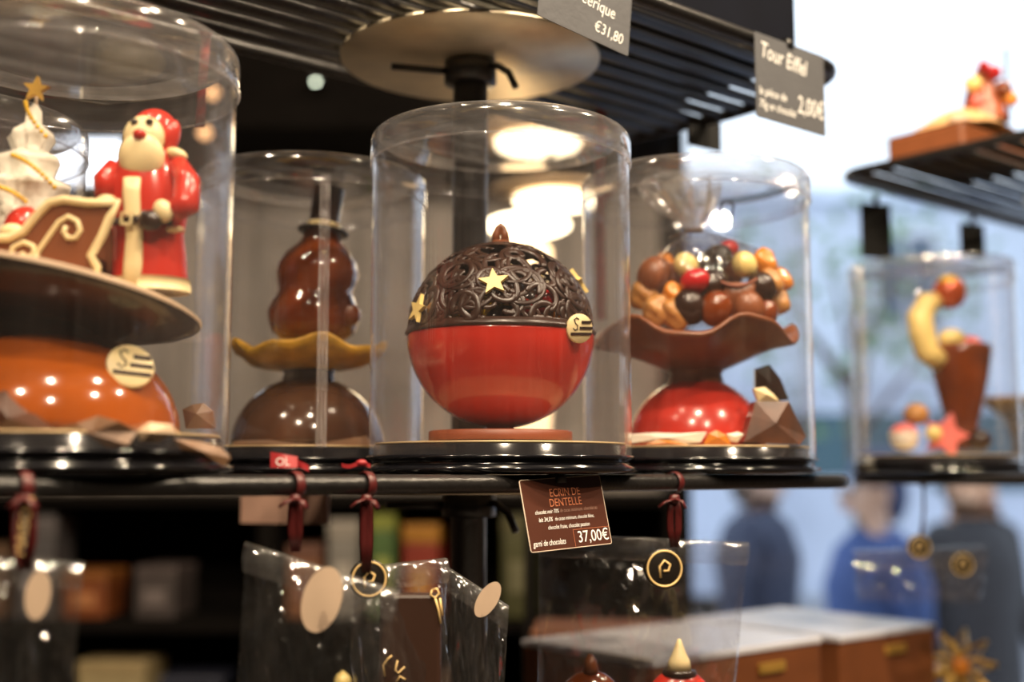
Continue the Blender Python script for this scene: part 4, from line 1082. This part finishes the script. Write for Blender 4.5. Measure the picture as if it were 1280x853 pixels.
# cards on the backs of shelves
def plain_card(name, label, px0, px1, py0, py1, Y, m, yaw):
    a = P(px0, py0, Y); b = P(px1, py1, Y)
    t = thing(name, label, 'sign', ((a.x + b.x) / 2, Y, b.z), (0, 0, yaw))
    wd = (b.x - a.x) / math.cos(yaw); hh = a.z - b.z
    MB().box((0, 0, hh / 2), (wd, .0012, hh)).build('card', m, t)
    MB().tube([(0, -.001, hh - .004), (0, -.002, hh + .010)], [(.005, .0006)] * 2, 6).build('clip', M['black_metal'], t)
    return t
plain_card('kraft_card', 'pinkish blank card hanging under the rear edge of the near shelf', 298, 414, 598, 655, .97, M['kraft'], R(-18))
bk = mat('card_back', (.006, .006, .006), .6)
plain_card('black_card', 'black card back under the far upper shelf, left one', 1073, 1117, 255, 323, 1.285, bk, R(20))
plain_card('black_card', 'black card back under the far upper shelf, right one', 1197, 1234, 280, 322, 1.37, bk, R(20))
plain_card('black_card', 'black card back peeping under the near upper shelf behind the right jar', 858, 904, 150, 186, 1.02, bk, R(35))

# ------------------------------------------------------------------ hanging cellophane bags
def bag(label, Y, TL, TR, BL, BR_, flap, depth, dyr=0., seed=1, sticker=None, m='cello'):
    a = (P(*TL, Y) + P(*TR, Y + dyr)) / 2
    t = thing('cellophane_bag', label, 'bag', a)
    A, B, C_, D = P(*TL, Y) - a, P(*TR, Y + dyr) - a, P(*BL, Y) - a, P(*BR_, Y + dyr) - a
    dn = ((A - C_) + (B - D)) * .5; ac = B - A
    nrm = ac.cross(dn).normalized()
    if nrm.y > 0: nrm = -nrm
    def surf(sgn, sd):
        def fn(u_, v_):
            p = (A * (1 - u_) + B * u_) * (1 - v_) + (C_ * (1 - u_) + D * u_) * v_
            bul = depth * math.sin(PI * u_) ** .6 * min(1, v_ * 1.5) ** .9
            nz = noise.noise(Vector((u_ * 7 + sd, v_ * 2.5, sd))) * .0035 + noise.noise(Vector((u_ * 16 + sd, v_ * 7, sd))) * .0015
            fold = .0040 * abs(noise.noise(Vector((u_ * 5 + v_ * 2.2 + sd, v_ * 1.1 - u_ * 1.5, sd * .7)))) + .0025 * abs(noise.noise(Vector((u_ * 9 - v_ * 3 + sd, v_ * 2 + u_, sd * 1.3))))
            return p + nrm * (sgn * (bul + .0006) + (nz + fold) * min(1, v_ * 6))
        return fn
    MB().sheet(surf(1, seed), 44, 36, smooth=False).build('front_sheet', M[m], t)
    MB().sheet(surf(-1, seed + 5.3), 40, 30).build('back_sheet', M[m], t)
    q = MB()
    fl = flap
    def ff(u_, v_):
        p = A * (1 - u_) + B * u_
        d_ = ((C_ - A) * (1 - u_) + (D - B) * u_)
        d_ = d_.normalized()
        if v_ < .25: return p + nrm * (.0035 * math.sin(PI * v_ / .5)) + d_ * (-.001 * math.cos(PI * v_ / .5))
        return p + d_ * fl * (v_ - .25) / .75 + nrm * (.0035 + .002 * math.sin(PI * (v_ - .25) / .75) + .0008 * math.sin(u_ * 22))
    q.sheet(ff, 24, 10); q.build('folded_flap', M['flap'], t)
    if sticker:
        (px, py, rx, ry, mm) = sticker
        c = P(px, py, Y + dyr * (px - TL[0]) / (TR[0] - TL[0])) - a
        kk = Y / F
        q = MB(); xx = ac.normalized(); yy = nrm.cross(xx); zz = nrm
        q.M = Matrix(((xx.x, yy.x, zz.x, c.x + nrm.x * .0075), (xx.y, yy.y, zz.y, c.y + nrm.y * .0075), (xx.z, yy.z, zz.z, c.z + nrm.z * .0075), (0, 0, 0, 1)))
        q.prism([(rx * kk * math.cos(x), ry * kk * math.sin(x)) for x in [2 * PI * i / 32 for i in range(32)]], .0004)
        q.build('sticker', M[mm], t)
    return t, a, nrm

def bow_ribbon(label, px, Yb, py_end, m='ribbon', twist=0., knot=True, above=None, gap=5):
    """ribbon looped round the shelf bar and running down to a bag"""
    top = P(px, 604, Yb)
    t = thing('ribbon', label, 'ribbon', P(px, py_end, Yb))
    g_ = Rig(t, Yb); k_ = g_.k
    q = MB()
    r_ = .0066
    lp_ = []
    c = P(px, 592, Yb); c.z = E - .0058; c = c - Vector(t.location)
    for i in range(14):
        a = R(250) - R(300) * i / 13 - R(0)
        lp_.append(c + V * (r_ * math.cos(a)) + Vector((0, 0, r_ * math.sin(a))))
    q.tube(lp_, [(.0004, .0024)] * 14, 8, flat=U)
    q.build('loop', M[m], t)
    for sgn in (-1, 1):
        pts = [g_(px + sgn * gap * .3, 619, -.004), g_(px + sgn * gap, 640, -.003), g_(px + sgn * gap * 1.0, (640 + py_end) / 2, -.002), g_(px + sgn * gap * .25, py_end, 0)]
        MB().tube(pts, [(.0021, .0006)] * 4, 8, flat=(0, -1, 0)).build('strand', M[m], t)
    if knot:
        q = MB(); q.ell(g_(px, 624, -.005), (7 * k_, 4 * k_, 6 * k_), 14, 8)
        q.tube([g_(px, 624, -.006), g_(px - 12, 628, -.008), g_(px - 20, 634, -.008)], [(.0014, .0007), (.0022, .0008), (.0025, .0006)], 8)
        q.tube([g_(px, 624, -.006), g_(px + 10, 627, -.009), g_(px + 15, 636, -.009)], [(.0014, .0007), (.0020, .0008), (.0021, .0006)], 8)
        q.build('bow', M[m], t)
    return t

def bar_Y(px):
    x = (px - 640) / F
    # point on the front bar seen at this column
    s = (x * .668 + .011) / (U.x - x * U.y)
    return .668 + U.y * s
# bag A
YA = bar_Y(28)
bag('clear cellophane bag with small oval sticker at the far left, hung by lettered ribbon', YA, (-70, 694), (106, 706), (-75, 900), (88, 900), .010, .008, .01, 2, sticker=(52, 742, 15, 30, 'sticker'))
rb = bow_ribbon('maroon ribbon with gold lettering at the far left', 30, YA, 712, gap=10)
g_ = Rig(rb, YA)
lettering(rb, 'MAISON', .0066, g_(29.5, 696, -.0050), M['goldink'], rot=(PI / 2, R(-82), 0), narrow=1.0)
q = MB(); q.tube([g_(27, 630, -.0042), g_(19, 660, -.004), g_(21, 690, -.004), g_(26, 712, -.003)], [(.0022, .0004), (.0030, .0004), (.0030, .0004), (.0018, .0004)], 8, flat=(1, 0, 0)); q.build('lettered_strand', M['ribbon'], rb)
# bag B
YB = bar_Y(368)
bag('clear cellophane bag with large cream oval sticker on a maroon ribbon', YB, (308, 680), (500, 742), (296, 900), (470, 900), .013, .010, -.01, 3, sticker=(408, 748, 24, 40, 'sticker'))
bow_ribbon('maroon ribbon bow holding the bag with the large oval sticker', 369, YB, 690, gap=4)
q = thing('ribbon_end', 'folded dark red ribbon end with pale lettering lying on the bar', 'ribbon', P(352, 584, YB + .004))
G2 = Rig(q, YB + .004)
q2 = MB(); q2.sheet(lambda a, b: G2(338 + 34 * a, 565 + 6 * a + (20 - 6 * a) * b, -.003 * math.sin(PI * a) - .002 * b), 8, 4); q2.sheet(lambda a, b: G2(370 + 16 * a, 574 + 8 * a + 8 * b, -.002 * math.sin(PI * a)), 6, 3); q2.build('band', M['ribbonred'], q)
lettering(q, 'OL', .0055, G2(344, 582, -.0045), M['ink'], rot=(PI / 2, 0, 0))
# bag C
YC = bar_Y(458) + .012
bag('clear cellophane bag with dark filling and gold writing, turned away beside the pole', YC, (440, 712), (556, 700), (440, 900), (556, 900), .012, .012, .03, 4)
bag('narrow clear cellophane bag with bright folded corner right of the pole', YC + .04, (552, 706), (636, 760), (550, 900), (628, 900), .012, .010, .0, 6, sticker=(610, 748, 12, 24, 'sticker'))
bow_ribbon('maroon ribbon holding the bag with dark filling', 458, bar_Y(458), 716, gap=3)
q = thing('ribbon_end', 'short red ribbon end on the bar left of the middle jar', 'ribbon', P(445, 586, bar_Y(445) + .004))
G2 = Rig(q, bar_Y(445) + .004)
q2 = MB(); q2.sheet(lambda a, b: G2(427 + 36 * a, 579 + 2 * math.sin(7 * a) + 5 * b, -.002 * math.sin(PI * a)), 10, 3); q2.build('band', M['ribbonred'], q)
MB().ell(G2(452, 579, -.001), (.003, .002, .0018), 10, 7).build('knot', M['ribbonred'], q)
fl = thing('dark_chocolate_bar', 'dark chocolate slab with gold handwriting inside the bag beside the pole', 'chocolate', P(512, 853, YC + .012))
G2 = Rig(fl, YC + .012)
a, b = G2(474, 900), G2(552, 742)
MB().box(((a.x + b.x) / 2, 0, (a.z + b.z) / 2), (b.x - a.x, .010, b.z - a.z), bev=.002).build('slab', mat('slab_choc', (.035, .015, .009), .4), fl)
q = MB()
for pts_ in ([(481, 846), (479, 832), (485, 824), (490, 820)], [(497, 826), (494, 838), (498, 842), (506, 834)], [(496, 853), (500, 846), (507, 850)], [(540, 738), (538, 744), (544, 748), (549, 742), (546, 736), (540, 738)], [(544, 748), (548, 762), (551, 780)], [(550, 748), (553, 770)]):
    MB().tube([G2(x_, y_, -.0056) for x_, y_ in pts_], .0006, 6).build('gold_stroke', M['goldink'], fl)

def seal(label, px, py, r_px, Y, tiltz=0.):
    t = thing('seal', label, 'seal', P(px, py, Y))
    r_ = r_px * Y / F
    Mx = Matrix.Rotation(tiltz, 4, 'Z') @ Matrix.Rotation(PI / 2, 4, 'X')
    q = MB(); q.M = Mx; q.lathe([(0, -.001), (r_, -.001), (r_, .0008), (r_ * .93, .0014), (0, .0012)], 32); q.build('disc', M['seal'], t)
    q = MB(); q.M = Mx; q.tube([(r_ * .86 * math.cos(a), r_ * .86 * math.sin(a), .0014) for a in [2 * PI * i / 32 for i in range(32)]], r_ * .055, 6, closed=True); q.build('gold_ring', M['goldink'], t)
    q = MB(); q.M = Mx
    q.tube([(x * r_, y * r_, .0015) for x, y in [(-.2, -.45), (-.25, .1), (0, .4), (.28, .2), (.2, -.1), (-.05, -.12)]], r_ * .06, 6); q.build('emblem', M['goldink'], t)
    return t
seal('black and gold round seal behind the oval-stickered bag', 461, 724, 24, YC - .008, R(15))
# bag D
YD = bar_Y(843)
bag('wide clear cellophane bag hung by the black and gold seal, right of the price tag', YD + .004, (672, 668), (934, 680), (672, 900), (914, 900), .014, .020, .03, 8)
bow_ribbon('dark maroon ribbon above the black and gold seal', 843, YD, 684, gap=5)
seal('black and gold round seal hanging at the top of the wide bag', 830, 711, 25, YD - .012, R(8))
rf = thing('chocolate_gnome_sweet', 'red chocolate ball with a yellow pointed tip in the wide bag', 'chocolate', P(849, 882, YD + .012))
G2 = Rig(rf, YD + .012); k = G2.k
MB().ell(G2(849, 878), (40 * k, 20 * k, 40 * k)).build('ball', M['red'], rf)
q = MB(); rings(q, G2, [(849, 838, 15, 12), (849, 826, 13, 12), (849, 818, 9, 9), (849, 806, 4.5, 4.5), (849, 799, 2, 2)]); q.build('tip', M['cream'], rf)
q = MB(); rings(q, G2, [(849, 845, 22, 16), (849, 838, 20, 15)]); q.build('collar', M['dark'], rf)
rf2 = thing('chocolate_gnome_sweet', 'brown chocolate ball half hidden at the left of the wide bag', 'chocolate', P(738, 890, YD + .012))
G2 = Rig(rf2, YD + .012)
MB().ell(G2(738, 882), (40 * k, 18 * k, 42 * k)).build('ball', M['caramel'], rf2)
q = MB(); rings(q, G2, [(738, 842, 10, 10), (738, 826, 8, 8), (738, 818, 3, 3)]); q.build('tip', M['milk'], rf2)
yc = thing('round_candy', 'pale yellow candy at the bottom of the oval-stickered bag', 'candy', P(428, 852, YB + .004))
MB().ell((0, 0, 0), .0042, 14, 10).build('candy', M['paleyellow'], yc)
MB().ell((0, 0, .0035), .0015, 8, 6).build('nib', M['paleyellow'], yc)
# far bag E
bag('blurred cellophane bag with gold seals under the far rack', 1.22, (1066, 690), (1232, 684), (1072, 752), (1224, 752), .02, .02, .04, 9)
seal('small gold seal on the far bag, left one', 1149, 684, 15, 1.195)
seal('small gold seal on the far bag, right one', 1203, 706, 15, 1.20)
q = thing('ribbon', 'dark ribbon from the far shelf to the far bag', 'ribbon', P(1156, 675, 1.2))
G2 = Rig(q, 1.2)
MB().tube([G2(1154, 600), G2(1155, 640), G2(1150, 676)], [(.004, .0008)] * 3, 8).build('strand', M['ribbon'], q)
MB().ell(G2(1154, 604), (.006, .004, .004), 10, 7).build('knot', M['ribbon'], q)
# red ribbon and red bag seen through the middle jar
q = thing('ribbon', 'bright red ribbon hanging behind the middle jar', 'ribbon', P(751, 300, .99))
G2 = Rig(q, .99)
MB().tube([G2(751, 118), G2(750, 240), G2(751, 400)], [(.0042, .0006)] * 3, 8, flat=(0, 1, 0)).build('strand', mat('scarlet_ribbon', (.55, .05, .05), .4), q)
MB().ell(G2(751, 118), (.006, .004, .004), 10, 7).build('knot', M['ribbonred'], q)

q = thing('ribbon', 'red ribbon hanging behind the rim of the nearest jar', 'ribbon', P(254, 150, .80))
G2 = Rig(q, .80)
MB().tube([G2(258, 40), G2(254, 95), G2(250, 160)], [(.0032, .0006)] * 3, 8, flat=(0, 1, 0)).build('strand', M['ribbonred'], q)
MB().ell(G2(258, 40), (.005, .004, .004), 10, 7).build('knot', M['ribbonred'], q)

# ------------------------------------------------------------------ gift boxes on the counter
def gift_box(label, corner, yaw, wd, dp, hh, clasp, topm='boxtop'):
    t = thing('gift_box', label, 'box', (corner.x, corner.y, E - .32), (0, 0, yaw), 'brown gift boxes on the counter')
    H = corner.z - (E - .32)
    MB().box((wd / 2, dp / 2, (H - .006) / 2), (wd, dp, H - .006), bev=.002).build('body', M['boxside'], t)
    MB().box((wd / 2, dp / 2, H - .003), (wd + .003, dp + .003, .006), bev=.0015).build('top', M[topm], t)
    MB().box((wd * clasp, -.0015, H - .020), (.036, .003, .009), bev=.001).build('gold_clasp', mat('gold_foil', (.75, .45, .10), .3, .6), t)
    return t
gift_box('brown gift box with pale top and gold clasp, rightmost on the counter', P(1050, 796, 1.20), YAW, .17, .20, .16, .55)
c2 = P(1025, 796, 1.12) - U * .22
gift_box('brown gift box with pale top behind the wide bag, left of the other', Vector((c2.x, c2.y, P(1025, 796, 1.12).z)), YAW, .22, .16, .16, .67)
c3 = P(665, 790, 1.32)
gift_box('dim brown gift box behind the price tag bag, leftmost on the counter', c3, YAW - R(45), .16, .12, .16, .3, 'boxside')
# gold ribboned parcel at the far right
pr_ = thing('gold_rosette', 'gold rosette beside the rightmost gift box', 'ribbon', P(1198, 832, 1.32))
q = MB()
for i in range(9):
    a = 2 * PI * i / 9
    q.tube([(0, 0, 0), (.018 * math.cos(a - .3), -.008, .018 * math.sin(a - .3)), (.040 * math.cos(a), -.004, .040 * math.sin(a)), (.018 * math.cos(a + .3), .006, .018 * math.sin(a + .3)), (0, 0, 0)], [(.004, .0006)] * 5, 6)
q.build('petals', mat('gold_ribbon', (.70, .45, .12), .3, .4), pr_)
MB().ell((0, -.006, 0), (.010, .006, .010), 14, 8).build('centre', M['orange'], pr_)
